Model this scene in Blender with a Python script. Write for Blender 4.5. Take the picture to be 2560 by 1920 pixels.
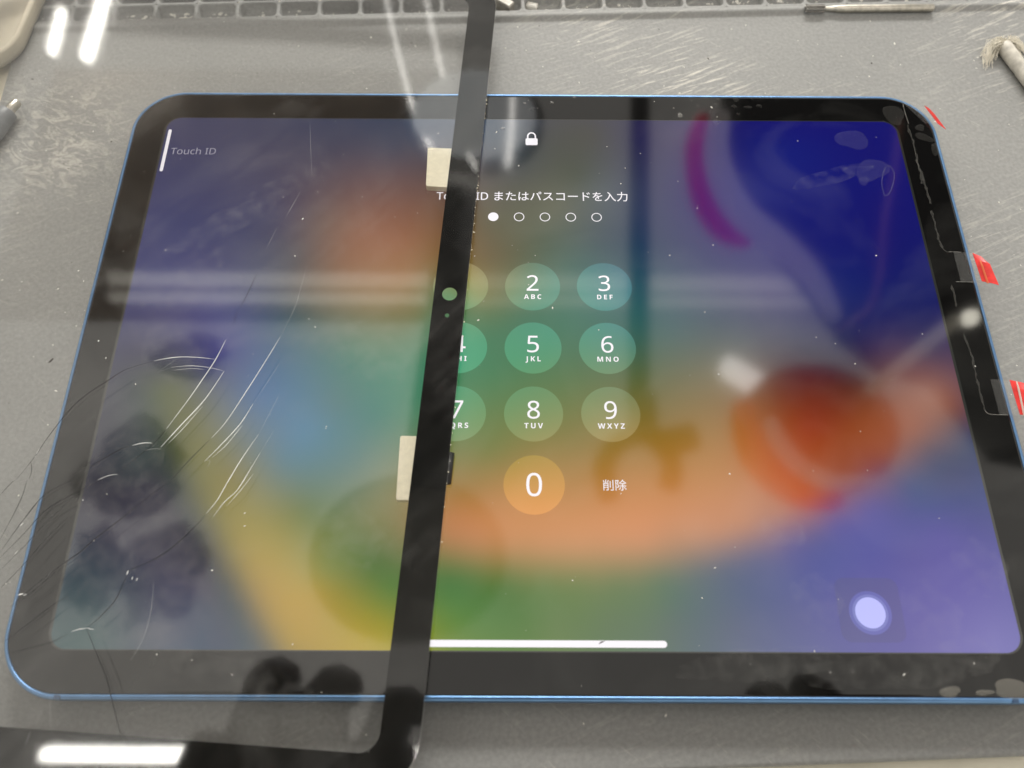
import bpy, bmesh, math, random
from mathutils import Vector, Matrix, noise

# ------------------------------------------------------------------ scene, camera, light
for o in list(bpy.data.objects):
    bpy.data.objects.remove(o)
scene = bpy.context.scene
COL = scene.collection
MM = 0.001
TOP = 7.0                                   # the tablet's display face lies 7 mm above the mat (z = 0)

# solved camera: rows are right, down, forward; position in millimetres
CR = ((0.99998576, 0.00360759, 0.00393158), (0.00488513, -0.91537242, -0.40257853), (0.00214652, 0.40259201, -0.91537701))
CP = Vector((-6.36266, -95.62604, 191.93661 + TOP))
FPX = 1975.0
RX, DN, FW = (Vector(r) for r in CR)
cd = bpy.data.cameras.new('camera')
cam = bpy.data.objects.new('camera', cd)
COL.objects.link(cam)
m = Matrix((RX, -DN, -FW)).transposed().to_4x4()
m.translation = CP * MM
cam.matrix_world = m
cd.sensor_width = 36.0
cd.lens = FPX / 2560 * 36.0
cd.clip_start = 0.002
cd.clip_end = 50
cd.dof.use_dof = True
cd.dof.focus_distance = 0.224
cd.dof.aperture_fstop = 12.5
scene.camera = cam

w = bpy.data.worlds.new('World')
scene.world = w
w.use_nodes = True
w.node_tree.nodes['Background'].inputs[0].default_value = (1.0, 0.95, 0.87, 1)
w.node_tree.nodes['Background'].inputs[1].default_value = 0.85
vs = scene.view_settings
vs.view_transform = 'Standard'
vs.look = 'None'
vs.exposure = 0
vs.gamma = 1
vs.use_curve_mapping = False
cy = scene.cycles
cy.max_bounces = 7
cy.diffuse_bounces = 2
cy.glossy_bounces = 4
cy.transparent_max_bounces = 14
cy.sample_clamp_indirect = 4
cy.caustics_reflective = False
cy.caustics_refractive = False
# fill light added behind the bench, out of frame, to brighten the mat
al = bpy.data.lights.new('added_fill_light', 'AREA')
al.shape = 'RECTANGLE'
al.size, al.size_y = 1.6, .5
al.energy = 82
al.color = (1.0, .98, .93)
lo = bpy.data.objects.new('added_fill_light', al)
COL.objects.link(lo)
lo.location = (.25, 2.75, 1.75)
lo.rotation_euler = (Vector((0, 0, 0)) - Vector(lo.location)).to_track_quat('-Z', 'Y').to_euler()
lo['label'] = 'fill light added behind the bench to brighten the mat'
lo['category'] = 'lamp'

random.seed(7)

# ------------------------------------------------------------------ helpers (millimetres in, metres out)
def at(u, v, z):
    """point of the plane z (mm above the mat) that photo pixel (u, v) shows"""
    d = RX * ((u - 1280) / FPX) + DN * ((v - 960) / FPX) + FW
    t = (z - CP.z) / d.z
    return CP + d * t

def mirrored(u, v, zp, h):
    """point h mm above the mirror plane zp that photo pixel (u, v) shows by reflection"""
    P = at(u, v, zp)
    d = P - CP
    d.z = -d.z
    return P + d * (h / d.z)

def srgb(r, g, b):
    f = lambda c: (c / 12.92 if c <= .04045 else ((c + .055) / 1.055) ** 2.4)
    return (f(r / 255), f(g / 255), f(b / 255))

def link(name, me, mat, parent=None):
    o = bpy.data.objects.new(name, me)
    COL.objects.link(o)
    if mat and not me.materials:
        me.materials.append(mat)
    if parent:
        o.parent = parent
    return o

def tag(o, label, cat, group=None):
    o['label'] = label
    o['category'] = cat
    if group:
        o['group'] = group
    return o

def empty(name, loc=(0, 0, 0), rz=0):
    o = bpy.data.objects.new(name, None)
    COL.objects.link(o)
    o.location = Vector(loc) * MM
    o.rotation_euler = (0, 0, rz)
    o.empty_display_size = 0.01
    return o

def mesh(name, vs_, fs, smooth=False):
    me = bpy.data.meshes.new(name)
    me.from_pydata([tuple(c * MM for c in p) for p in vs_], [], fs)
    me.validate()
    if smooth:
        for p in me.polygons:
            p.use_smooth = True
    return me

def fixn(me):
    bm = bmesh.new()
    bm.from_mesh(me)
    bmesh.ops.recalc_face_normals(bm, faces=bm.faces)
    bm.to_mesh(me)
    bm.free()
    return me

def rrect(hw, hh, r, n=10, cx=0, cy=0):
    pts = []
    for (sx, sy, a0) in ((1, 1, 0), (-1, 1, 90), (-1, -1, 180), (1, -1, 270)):
        for k in range(n + 1):
            a = math.radians(a0 + 90 * k / n)
            pts.append((cx + sx * (hw - r) + r * math.cos(a), cy + sy * (hh - r) + r * math.sin(a)))
    return pts

def loft(loops, cap0=True, cap1=True, close=False):
    n = len(loops[0])
    vs_ = [p for l in loops for p in l]
    fs = []
    L = len(loops)
    for i in range(L if close else L - 1):
        j = (i + 1) % L
        for k in range(n):
            k2 = (k + 1) % n
            fs.append((i * n + k, i * n + k2, j * n + k2, j * n + k))
    if not close:
        if cap0:
            fs.append(tuple(range(n))[::-1])
        if cap1:
            fs.append(tuple((L - 1) * n + k for k in range(n)))
    return vs_, fs

def tube(path, rad, n=10):
    """path: list of Vectors (mm); rad: number or list"""
    path = [Vector(p) for p in path]
    loops = []
    up = Vector((0, 0, 1))
    for i, p in enumerate(path):
        d = (path[min(i + 1, len(path) - 1)] - path[max(i - 1, 0)]).normalized()
        a = d.cross(up)
        if a.length < 1e-3:
            a = d.cross(Vector((0, 1, 0)))
        a.normalize()
        b = a.cross(d)
        r = rad[i] if isinstance(rad, (list, tuple)) else rad
        loops.append([tuple(p + a * (r * math.cos(2 * math.pi * k / n)) + b * (r * math.sin(2 * math.pi * k / n))) for k in range(n)])
    return loft(loops)

def merge(parts):
    vs_, fs = [], []
    for a, b in parts:
        o = len(vs_)
        vs_ += list(a)
        fs += [tuple(i + o for i in f) for f in b]
    return vs_, fs

def boxvf(c, s, rz=0):
    cx, cy, cz = c
    x, y, z = s[0] / 2, s[1] / 2, s[2] / 2
    vs_ = []
    for dz in (-z, z):
        for dx, dy in ((-x, -y), (x, -y), (x, y), (-x, y)):
            vs_.append((cx + dx * math.cos(rz) - dy * math.sin(rz), cy + dx * math.sin(rz) + dy * math.cos(rz), cz + dz))
    return vs_, [(3, 2, 1, 0), (4, 5, 6, 7), (0, 1, 5, 4), (1, 2, 6, 5), (2, 3, 7, 6), (3, 0, 4, 7)]

def smoothpath(pts, n=6):
    pts = [Vector(p) for p in pts]
    if len(pts) < 3:
        return [pts[0].lerp(pts[-1], k / (n * 2)) for k in range(n * 2 + 1)]
    out = []
    for i in range(len(pts) - 1):
        p0, p1, p2, p3 = pts[max(i - 1, 0)], pts[i], pts[i + 1], pts[min(i + 2, len(pts) - 1)]
        for k in range(n):
            t = k / n
            out.append(0.5 * ((2 * p1) + (p2 - p0) * t + (2 * p0 - 5 * p1 + 4 * p2 - p3) * t * t + (3 * p1 - p0 - 3 * p2 + p3) * t ** 3))
    out.append(pts[-1])
    return out

# ------------------------------------------------------------------ materials
def newmat(name):
    mt = bpy.data.materials.new(name)
    mt.use_nodes = True
    nt = mt.node_tree
    return mt, nt, nt.nodes, nt.links, nt.nodes['Principled BSDF']

def plain(name, col, rough=0.5, metal=0.0, spec=None, noise_amt=0.0, scale=400.0, bump=0.0):
    mt, nt, N, L, P = newmat(name)
    P.inputs['Base Color'].default_value = (*col, 1)
    P.inputs['Roughness'].default_value = rough
    P.inputs['Metallic'].default_value = metal
    if spec is not None:
        P.inputs['IOR'].default_value = spec
    if noise_amt or bump:
        tc = N.new('ShaderNodeTexCoord')
        nz = N.new('ShaderNodeTexNoise')
        nz.inputs['Scale'].default_value = scale
        nz.inputs['Detail'].default_value = 5
        L.new(tc.outputs['Object'], nz.inputs['Vector'])
        if noise_amt:
            rmp = N.new('ShaderNodeValToRGB')
            rmp.color_ramp.elements[0].position = .3
            rmp.color_ramp.elements[1].position = .7
            rmp.color_ramp.elements[0].color = (*[c * (1 - noise_amt) for c in col], 1)
            rmp.color_ramp.elements[1].color = (*[min(1, c * (1 + noise_amt)) for c in col], 1)
            L.new(nz.outputs['Fac'], rmp.inputs['Fac'])
            L.new(rmp.outputs['Color'], P.inputs['Base Color'])
        if bump:
            b = N.new('ShaderNodeBump')
            b.inputs['Strength'].default_value = bump
            b.inputs['Distance'].default_value = 0.0003
            L.new(nz.outputs['Fac'], b.inputs['Height'])
            L.new(b.outputs['Normal'], P.inputs['Normal'])
    return mt

def emit(name, col, strength, key=False):
    mt, nt, N, L, P = newmat(name)
    P.inputs['Base Color'].default_value = (0.8, 0.8, 0.8, 1)
    P.inputs['Emission Color'].default_value = (*col, 1)
    P.inputs['Emission Strength'].default_value = strength
    if not key:
        mt.cycles.emission_sampling = 'NONE'
    return mt

def glow_glass(name, attr=False, col=(1, 1, 1), strength=1.0, smudge=0.02, ior=1.93, rough=.07):
    """the tablet's lit face under its cover glass: emission plus a sharp glass reflection and faint smears"""
    mt, nt, N, L, P = newmat(name)
    P.inputs['Roughness'].default_value = rough
    P.inputs['IOR'].default_value = ior
    tc = N.new('ShaderNodeTexCoord')
    nz = N.new('ShaderNodeTexNoise')
    nz.inputs['Scale'].default_value = 28
    nz.inputs['Detail'].default_value = 7
    nz.inputs['Distortion'].default_value = 0.8
    geo = N.new('ShaderNodeNewGeometry')
    L.new(geo.outputs['Position'], nz.inputs['Vector'])
    rmp = N.new('ShaderNodeValToRGB')
    rmp.color_ramp.elements[0].position = .50
    rmp.color_ramp.elements[1].position = .74
    rmp.color_ramp.elements[0].color = (0.003, 0.003, 0.003, 1)
    rmp.color_ramp.elements[1].color = (smudge, smudge, smudge * .95, 1)
    L.new(nz.outputs['Fac'], rmp.inputs['Fac'])
    L.new(rmp.outputs['Color'], P.inputs['Base Color'])
    if attr:
        a = N.new('ShaderNodeVertexColor')
        a.layer_name = 'picture'
        L.new(a.outputs['Color'], P.inputs['Emission Color'])
    else:
        P.inputs['Emission Color'].default_value = (*col, 1)
    P.inputs['Emission Strength'].default_value = strength
    mt.cycles.emission_sampling = 'NONE'
    return mt

def pane_glass(name, haze=0.026, tint=(0.975, 0.974, 0.97)):
    """clear sheet: straight transmission, Schlick reflection on both faces, greasy smears"""
    mt, nt, N, L, P = newmat(name)
    N.remove(P)
    out = N['Material Output']
    tr = N.new('ShaderNodeBsdfTransparent')
    tr.inputs[0].default_value = (*tint, 1)
    gl = N.new('ShaderNodeBsdfGlossy')
    gl.inputs['Roughness'].default_value = 0.045
    df = N.new('ShaderNodeBsdfDiffuse')
    df.inputs[0].default_value = (0.8, 0.79, 0.76, 1)
    geo = N.new('ShaderNodeNewGeometry')
    dot = N.new('ShaderNodeVectorMath')
    dot.operation = 'DOT_PRODUCT'
    L.new(geo.outputs['Normal'], dot.inputs[0])
    L.new(geo.outputs['Incoming'], dot.inputs[1])
    def M(op, a, b=None):
        n = N.new('ShaderNodeMath')
        n.operation = op
        for i, s in enumerate((a, b)):
            if s is None:
                continue
            if isinstance(s, (int, float)):
                n.inputs[i].default_value = s
            else:
                L.new(s, n.inputs[i])
        return n.outputs[0]
    c = M('ABSOLUTE', dot.outputs['Value'])
    k = M('POWER', M('SUBTRACT', 1.0, c), 5.0)
    fac = M('ADD', M('MULTIPLY', k, 0.955), 0.045)
    mx = N.new('ShaderNodeMixShader')
    L.new(fac, mx.inputs[0])
    L.new(tr.outputs[0], mx.inputs[1])
    L.new(gl.outputs[0], mx.inputs[2])
    # smears
    nz = N.new('ShaderNodeTexNoise')
    nz.inputs['Scale'].default_value = 22
    nz.inputs['Detail'].default_value = 8
    nz.inputs['Roughness'].default_value = .6
    nz.inputs['Distortion'].default_value = 1.2
    L.new(geo.outputs['Position'], nz.inputs['Vector'])
    mr = N.new('ShaderNodeMapRange')
    mr.inputs['From Min'].default_value = .47
    mr.inputs['From Max'].default_value = .72
    mr.inputs['To Min'].default_value = haze * .12
    mr.inputs['To Max'].default_value = haze
    L.new(nz.outputs['Fac'], mr.inputs['Value'])
    # fine wiping strokes across the smears
    mp = N.new('ShaderNodeMapping')
    mp.inputs['Scale'].default_value = (30, 420, 1)
    mp0 = N.new('ShaderNodeMapping')
    mp0.inputs['Rotation'].default_value = (0, 0, math.radians(-48))
    L.new(geo.outputs['Position'], mp0.inputs['Vector'])
    L.new(mp0.outputs[0], mp.inputs['Vector'])
    n2 = N.new('ShaderNodeTexNoise')
    n2.inputs['Scale'].default_value = 1
    n2.inputs['Detail'].default_value = 3
    L.new(mp.outputs[0], n2.inputs['Vector'])
    mr2 = N.new('ShaderNodeMapRange')
    mr2.inputs['From Min'].default_value = .4
    mr2.inputs['From Max'].default_value = .75
    mr2.inputs['To Min'].default_value = .75
    mr2.inputs['To Max'].default_value = 1.5
    L.new(n2.outputs['Fac'], mr2.inputs['Value'])
    hz = M('MULTIPLY', mr.outputs[0], mr2.outputs[0])
    m2 = N.new('ShaderNodeMixShader')
    L.new(hz, m2.inputs[0])
    L.new(mx.outputs[0], m2.inputs[1])
    L.new(df.outputs[0], m2.inputs[2])
    L.new(m2.outputs[0], out.inputs['Surface'])
    return mt

def translucent(name, col, mixd=.5):
    mt, nt, N, L, P = newmat(name)
    out = N['Material Output']
    t = N.new('ShaderNodeBsdfTranslucent')
    t.inputs[0].default_value = (*col, 1)
    P.inputs['Base Color'].default_value = (*col, 1)
    P.inputs['Roughness'].default_value = .25
    mx = N.new('ShaderNodeMixShader')
    mx.inputs[0].default_value = mixd
    L.new(P.outputs[0], mx.inputs[1])
    L.new(t.outputs[0], mx.inputs[2])
    L.new(mx.outputs[0], out.inputs['Surface'])
    return mt

def clear_film(name, op=.12, col=(.8, .8, .78)):
    mt, nt, N, L, P = newmat(name)
    out = N['Material Output']
    tr = N.new('ShaderNodeBsdfTransparent')
    P.inputs['Base Color'].default_value = (*col, 1)
    P.inputs['Roughness'].default_value = .12
    mx = N.new('ShaderNodeMixShader')
    mx.inputs[0].default_value = op
    L.new(tr.outputs[0], mx.inputs[1])
    L.new(P.outputs[0], mx.inputs[2])
    L.new(mx.outputs[0], out.inputs['Surface'])
    return mt

def mat_rubber():
    mt, nt, N, L, P = newmat('grey_silicone')
    P.inputs['Roughness'].default_value = .62
    P.inputs['IOR'].default_value = 1.4
    geo = N.new('ShaderNodeNewGeometry')
    def nz(scale, detail=4, rot=0, sc=(1, 1, 1), rough=.5, dist=0):
        mp = N.new('ShaderNodeMapping')
        mp.inputs['Scale'].default_value = sc
        mp0 = N.new('ShaderNodeMapping')
        mp0.inputs['Rotation'].default_value = (0, 0, math.radians(rot))
        L.new(geo.outputs['Position'], mp0.inputs['Vector'])
        L.new(mp0.outputs[0], mp.inputs['Vector'])
        n = N.new('ShaderNodeTexNoise')
        n.inputs['Scale'].default_value = scale
        n.inputs['Detail'].default_value = detail
        n.inputs['Roughness'].default_value = rough
        n.inputs['Distortion'].default_value = dist
        L.new(mp.outputs[0], n.inputs['Vector'])
        return n.outputs['Fac']
    def rng(s, a, b, c=0., d=1.):
        r = N.new('ShaderNodeMapRange')
        r.inputs['From Min'].default_value = a
        r.inputs['From Max'].default_value = b
        r.inputs['To Min'].default_value = c
        r.inputs['To Max'].default_value = d
        L.new(s, r.inputs['Value'])
        return r.outputs[0]
    def mul(a, b, op='MULTIPLY'):
        n = N.new('ShaderNodeMath')
        n.operation = op
        n.use_clamp = True
        for i, s in enumerate((a, b)):
            if isinstance(s, float):
                n.inputs[i].default_value = s
            else:
                L.new(s, n.inputs[i])
        return n.outputs[0]
    base = N.new('ShaderNodeValToRGB')
    base.color_ramp.elements[0].position = .25
    base.color_ramp.elements[1].position = .75
    base.color_ramp.elements[0].color = (.268, .270, .262, 1)
    base.color_ramp.elements[1].color = (.330, .330, .318, 1)
    L.new(nz(9, 6, rough=.6, dist=.5), base.inputs['Fac'])
    # scuffs: short strokes, two directions, only in worn patches
    patch = rng(nz(11, 3), .42, .60)
    s1 = rng(nz(1, 4, -27, (45, 620, 1), .65), .55, .66)
    s2 = rng(nz(1, 3, -20, (80, 1000, 1), .6), .58, .67)
    s3 = rng(nz(1, 3, 40, (120, 1500, 1), .6), .65, .70)
    # the scuffed corner of the mat: behind the tablet on the right, less elsewhere
    sx = N.new('ShaderNodeSeparateXYZ')
    L.new(geo.outputs['Position'], sx.inputs[0])
    worn = mul(rng(sx.outputs['X'], -.01, .06), rng(sx.outputs['Y'], .02, .09))
    worn = mul(mul(worn, .95), .16, 'ADD')
    sc = mul(mul(mul(s1, s2, 'ADD'), patch), .9)
    sc = mul(sc, worn)
    # chalky powder left of the tablet
    powd = mul(mul(rng(sx.outputs['X'], -.125, -.142), rng(sx.outputs['Y'], .045, .07)), rng(sx.outputs['Y'], .105, .085))
    powd = mul(mul(powd, rng(nz(130, 7, 25, (1, 1.8, 1), .7, 1.5), .47, .62)), .55)
    sc = mul(sc, powd, 'ADD')
    sc = mul(sc, mul(s3, .2), 'ADD')
    blot = mul(rng(nz(60, 7, rough=.7, dist=1.0), .62, .80), .22)
    sc = mul(sc, blot, 'ADD')
    mx = N.new('ShaderNodeMix')
    mx.data_type = 'RGBA'
    L.new(sc, mx.inputs[0])
    L.new(base.outputs[0], mx.inputs[6])
    mx.inputs[7].default_value = (.70, .67, .60, 1)
    fine = rng(nz(900, 3), .3, .7, .9, 1.1)
    vm = N.new('ShaderNodeVectorMath')
    vm.operation = 'SCALE'
    L.new(mx.outputs[2], vm.inputs[0])
    L.new(fine, vm.inputs['Scale'])
    L.new(vm.outputs[0], P.inputs['Base Color'])
    b = N.new('ShaderNodeBump')
    b.inputs['Strength'].default_value = .25
    b.inputs['Distance'].default_value = .0004
    L.new(nz(500, 4), b.inputs['Height'])
    L.new(b.outputs[0], P.inputs['Normal'])
    return mt

RUBBER = mat_rubber()
CREAM = plain('cream_table', (.88, .83, .68), .45, noise_amt=.08, scale=60)
DISH = plain('cream_plastic', (.66, .60, .47), .35, noise_amt=.10, scale=90, bump=.2)
BLUE = plain('blue_anodised', (.17, .32, .57), .32, 1.0, noise_amt=.08, scale=250)
BEZEL = glow_glass('black_bezel_glass', col=(0, 0, 0), strength=0, smudge=.022, ior=1.6, rough=.05)
SCREEN = glow_glass('lit_display', attr=True, smudge=.025)
WHITEUI = glow_glass('lit_white', col=(1.0, .96, 1.0), strength=.93, smudge=.01)
DIMUI = glow_glass('lit_grey', col=(.62, .60, .74), strength=.55, smudge=.01)
BORDER = glow_glass('dark_border', col=(.02, .021, .018), strength=1)
PANE = pane_glass('loose_pane')
INK = plain('black_ink', (.006, .006, .0055), .95, spec=1.05, noise_amt=.3, scale=120)
GOLD = plain('pale_brass_plate', (.82, .76, .58), .5, .0, noise_amt=.06, scale=900, bump=.15)
CRACKW = plain('fracture_glint', (.88, .88, .86), .3)  # bright glints painted into the crack colour
CRACKD = clear_film('fracture_dark_reflection', .85, (.02, .02, .022))  # dark reflections on fracture faces painted as colour
CRACKF = clear_film('fracture_faint', .35, (.9, .9, .88))
BLACKTAPE = plain('black_tape', (.012, .012, .013), .38)
RED = plain('red_tab_film', (.75, .035, .03), .32, noise_amt=.18, scale=500)
FILM = clear_film('clear_film', .03)
BUB = clear_film('trapped_air', .022, (.75, .73, .68))
STEEL = plain('worn_steel', (.56, .53, .46), .32, 1.0, noise_amt=.2, scale=600)
STEELD = plain('dark_steel', (.30, .29, .27), .38, 1.0, noise_amt=.2, scale=600)
GREYPL = plain('grey_plastic', (.20, .21, .22), .4, noise_amt=.1)
COTTON = plain('raw_cotton', (.85, .80, .68), .8, noise_amt=.12, scale=500)
STICK = plain('scuffed_white_stick', (.60, .57, .50), .45, noise_amt=.22, scale=400, bump=.3)
DUSTW = plain('pale_grit', (.80, .78, .72), .6)
DUSTD = plain('dark_grit', (.05, .04, .035), .6)
DARK = plain('matt_black', (.012, .012, .013), .7)

# ------------------------------------------------------------------ table and mat
me = mesh('table', *boxvf((0, 0, -13.2), (1400, 1100, 20)))
t = link('table', me, CREAM)
t['kind'] = 'structure'

MROT = math.radians(2.33)
def M2(u, v, z):
    return (u * math.cos(MROT) - v * math.sin(MROT), u * math.sin(MROT) + v * math.cos(MROT), z)
UL, UR, VB, VT, VRIDGE = -169.4, 215.0, -104.9, 175.0, 129.2

# mat sheet: bottom edge rounded, ridge step up to the pocket strip
prof = [(VB + .6, -3.0), (VB, -2.2), (VB, -.9), (VB + .35, -.25), (VB + 1.1, 0.0)]
nv = 40
prof += [(VB + 1.1 + (VRIDGE - 1.6 - VB - 1.1) * k / nv, 0.0) for k in range(1, nv + 1)]
prof += [(VRIDGE - .9, .10), (VRIDGE - .2, .55), (VRIDGE + .3, 1.05), (VRIDGE + .9, 1.25), (VRIDGE + 1.4, 1.2), (VRIDGE + 2.0, .95), (VRIDGE + 3.0, .9)]
nu = 60
us = [UL, UL + .5] + [UL + .5 + (UR - UL - .5) * k / nu for k in range(1, nu + 1)]
vs_, fs = [], []
for i, u in enumerate(us):
    for (v, z) in prof:
        vs_.append(M2(u, v, z if i > 0 else min(z, 0) - .8 if z > -.5 else z))
n = len(prof)
for i in range(len(us) - 1):
    for j in range(n - 1):
        fs.append((i * n + j, (i + 1) * n + j, (i + 1) * n + j + 1, i * n + j + 1))
# left side skirt
b0 = len(vs_)
for (v, z) in prof:
    vs_.append(M2(UL, v, -3.0))
for j in range(n - 1):
    fs.append((j, j + 1, b0 + j + 1, b0 + j))
mat_o = link('work_mat', fixn(mesh('work_mat', vs_, fs, True)), RUBBER)
mat_o['kind'] = 'structure'

# pockets: one cell mesh (rim sheet, rounded walls, floor), shared by all
PW, PH, PITCH, PVP = 13.2, 6.5, 14.1, 7.5
def pocket_mesh():
    hw, hh = PITCH / 2, PVP / 2
    inner = rrect(PW / 2, PH / 2, 1.7, 5)
    outer = []
    for (x, y) in inner:
        s = max(abs(x) / hw, abs(y) / hh)
        outer.append((x / s, y / s))
    loops = [[(x, y, .9) for x, y in outer], [(x, y, .9) for x, y in inner]]
    for ins, z in ((.12, .75), (.3, .3), (.55, -1.6), (1.0, -2.0)):
        loops.append([(x, y, z) for x, y in rrect(PW / 2 - ins, PH / 2 - ins, max(.5, 1.7 - ins * .5), 5)])
    return mesh('pocket', *loft(loops, cap0=False, cap1=True), True)
pm = pocket_mesh()
pm.materials.append(RUBBER)
for row in range(2):
    for k in range(26):
        u = -165.9 + PW / 2 + PITCH * k
        v = VRIDGE + 3.0 + PVP / 2 + PVP * row
        o = link('pocket', pm, RUBBER, mat_o)
        o.location = Vector(M2(u, v, 0)) * MM
        o.rotation_euler = (0, 0, MROT)
# plain rim left of the first pocket
me = mesh('rim', [M2(a, b, .9) for a, b in ((UL, VRIDGE + 3.0), (-165.9 - .45, VRIDGE + 3.0), (-165.9 - .45, VT), (UL, VT))], [(0, 1, 2, 3)])
link('rim', me, RUBBER, mat_o)

# grit lying in the pockets and over the mat
def grit(name, n, place, rmin, rmax, mt, label=None, flat=.5, parent=None):
    vs_, fs = [], []
    for i in range(n):
        x, y, z = place()
        r = rmin + (rmax - rmin) * random.random() ** 2.5
        a = random.random() * 6.28
        el = 1 + 1.6 * random.random() ** 2
        o = len(vs_)
        for k in range(5):
            b = 6.28 * k / 5
            rr = r * random.uniform(.6, 1.15)
            px, py = rr * el * math.cos(b), rr * math.sin(b)
            vs_.append((x + px * math.cos(a) - py * math.sin(a), y + px * math.sin(a) + py * math.cos(a), z))
        vs_.append((x, y, z + r * flat))
        for k in range(5):
            fs.append((o + k, o + (k + 1) % 5, o + 5))
    o = link(name, mesh(name, vs_, fs), mt, parent)
    o['kind'] = 'stuff'
    if label:
        o['label'] = label
        o['category'] = 'grit'
    return o
def on_mat():
    while True:
        u, v = random.uniform(-168, 190), random.uniform(-95, 128)
        x, y, z = M2(u, v, .01)
        if not (abs(x) < 125 and abs(y) < 91):
            return x, y, z
def in_pockets():
    k = random.randrange(26)
    return M2(-165.9 + PITCH * k + random.uniform(1.5, PW - 1.5), VRIDGE + 3.0 + random.uniform(1.5, 6), -1.99)
grit('pale_grit', 300, on_mat, .05, .38, DUSTW, 'pale grit and plastic crumbs scattered over the grey mat')
grit('dark_grit', 60, on_mat, .10, .42, DUSTD, 'dark specks of dirt on the grey mat')
grit('pocket_debris', 240, in_pockets, .15, 1.1, DUSTW, 'pale debris lying in the mat pockets')

# ------------------------------------------------------------------ tablet
tab = tag(empty('tablet', (0, 0, 0)), 'tablet with blue metal frame lying on the mat, showing a Japanese passcode screen', 'tablet')
HX, HY, BX = 124.9, 89.6, .8
prof = [(2.4, 0.0), (.9, .5), (.12, 1.6), (0, 2.4), (0, 5.4), (.12, 6.1), (.45, 6.75), (.9, 6.98), (1.25, 6.98), (1.32, 6.6), (1.32, 6.0)]
loops = [[(x, y, z) for x, y in rrect(HX - i, HY - i, 15.5 - i, 14, BX)] for i, z in prof]
fr = link('frame', fixn(mesh('frame', *loft(loops), True)), BLUE, tab)
# antenna seams of darker blue in the rim
SEAM = plain('seam_blue', (.06, .11, .20), .5, .4)
for (x, y, rz) in ((-108.3, -HY + .72, 0), (108.3, -HY + .72, 0)):
    link('seam', mesh('seam', *boxvf((x, y, 6.45), (1.4, .9, 1.12), rz)), SEAM, tab)

# cover glass border (black), its outer edge slightly rounded
def ring(loops_):
    return loft(loops_, cap0=False, cap1=False)
WX, WY, WR = 113.53, 78.9, 4.6
gl = [[(x, y, z) for x, y in rrect(HX - i, HY - i, 15.5 - i, 14, BX)] for i, z in ((1.42, 6.3), (1.42, 6.85), (1.6, 7.02), (1.9, 7.08))]
gl += [[(x, y, 7.08) for x, y in rrect(WX, WY, WR, 14)], [(x, y, 7.0) for x, y in rrect(WX, WY, WR, 14)]]
link('bezel', fixn(mesh('bezel', *ring(gl), False)), BEZEL, tab)
bd = [[(x, y, 7.03) for x, y in rrect(WX - .001, WY - .001, WR, 14)], [(x, y, 7.03) for x, y in rrect(WX - .75, WY - .35, WR - .4, 14)]]
link('display_border', mesh('display_border', *ring(bd)), BORDER, tab)

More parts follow.
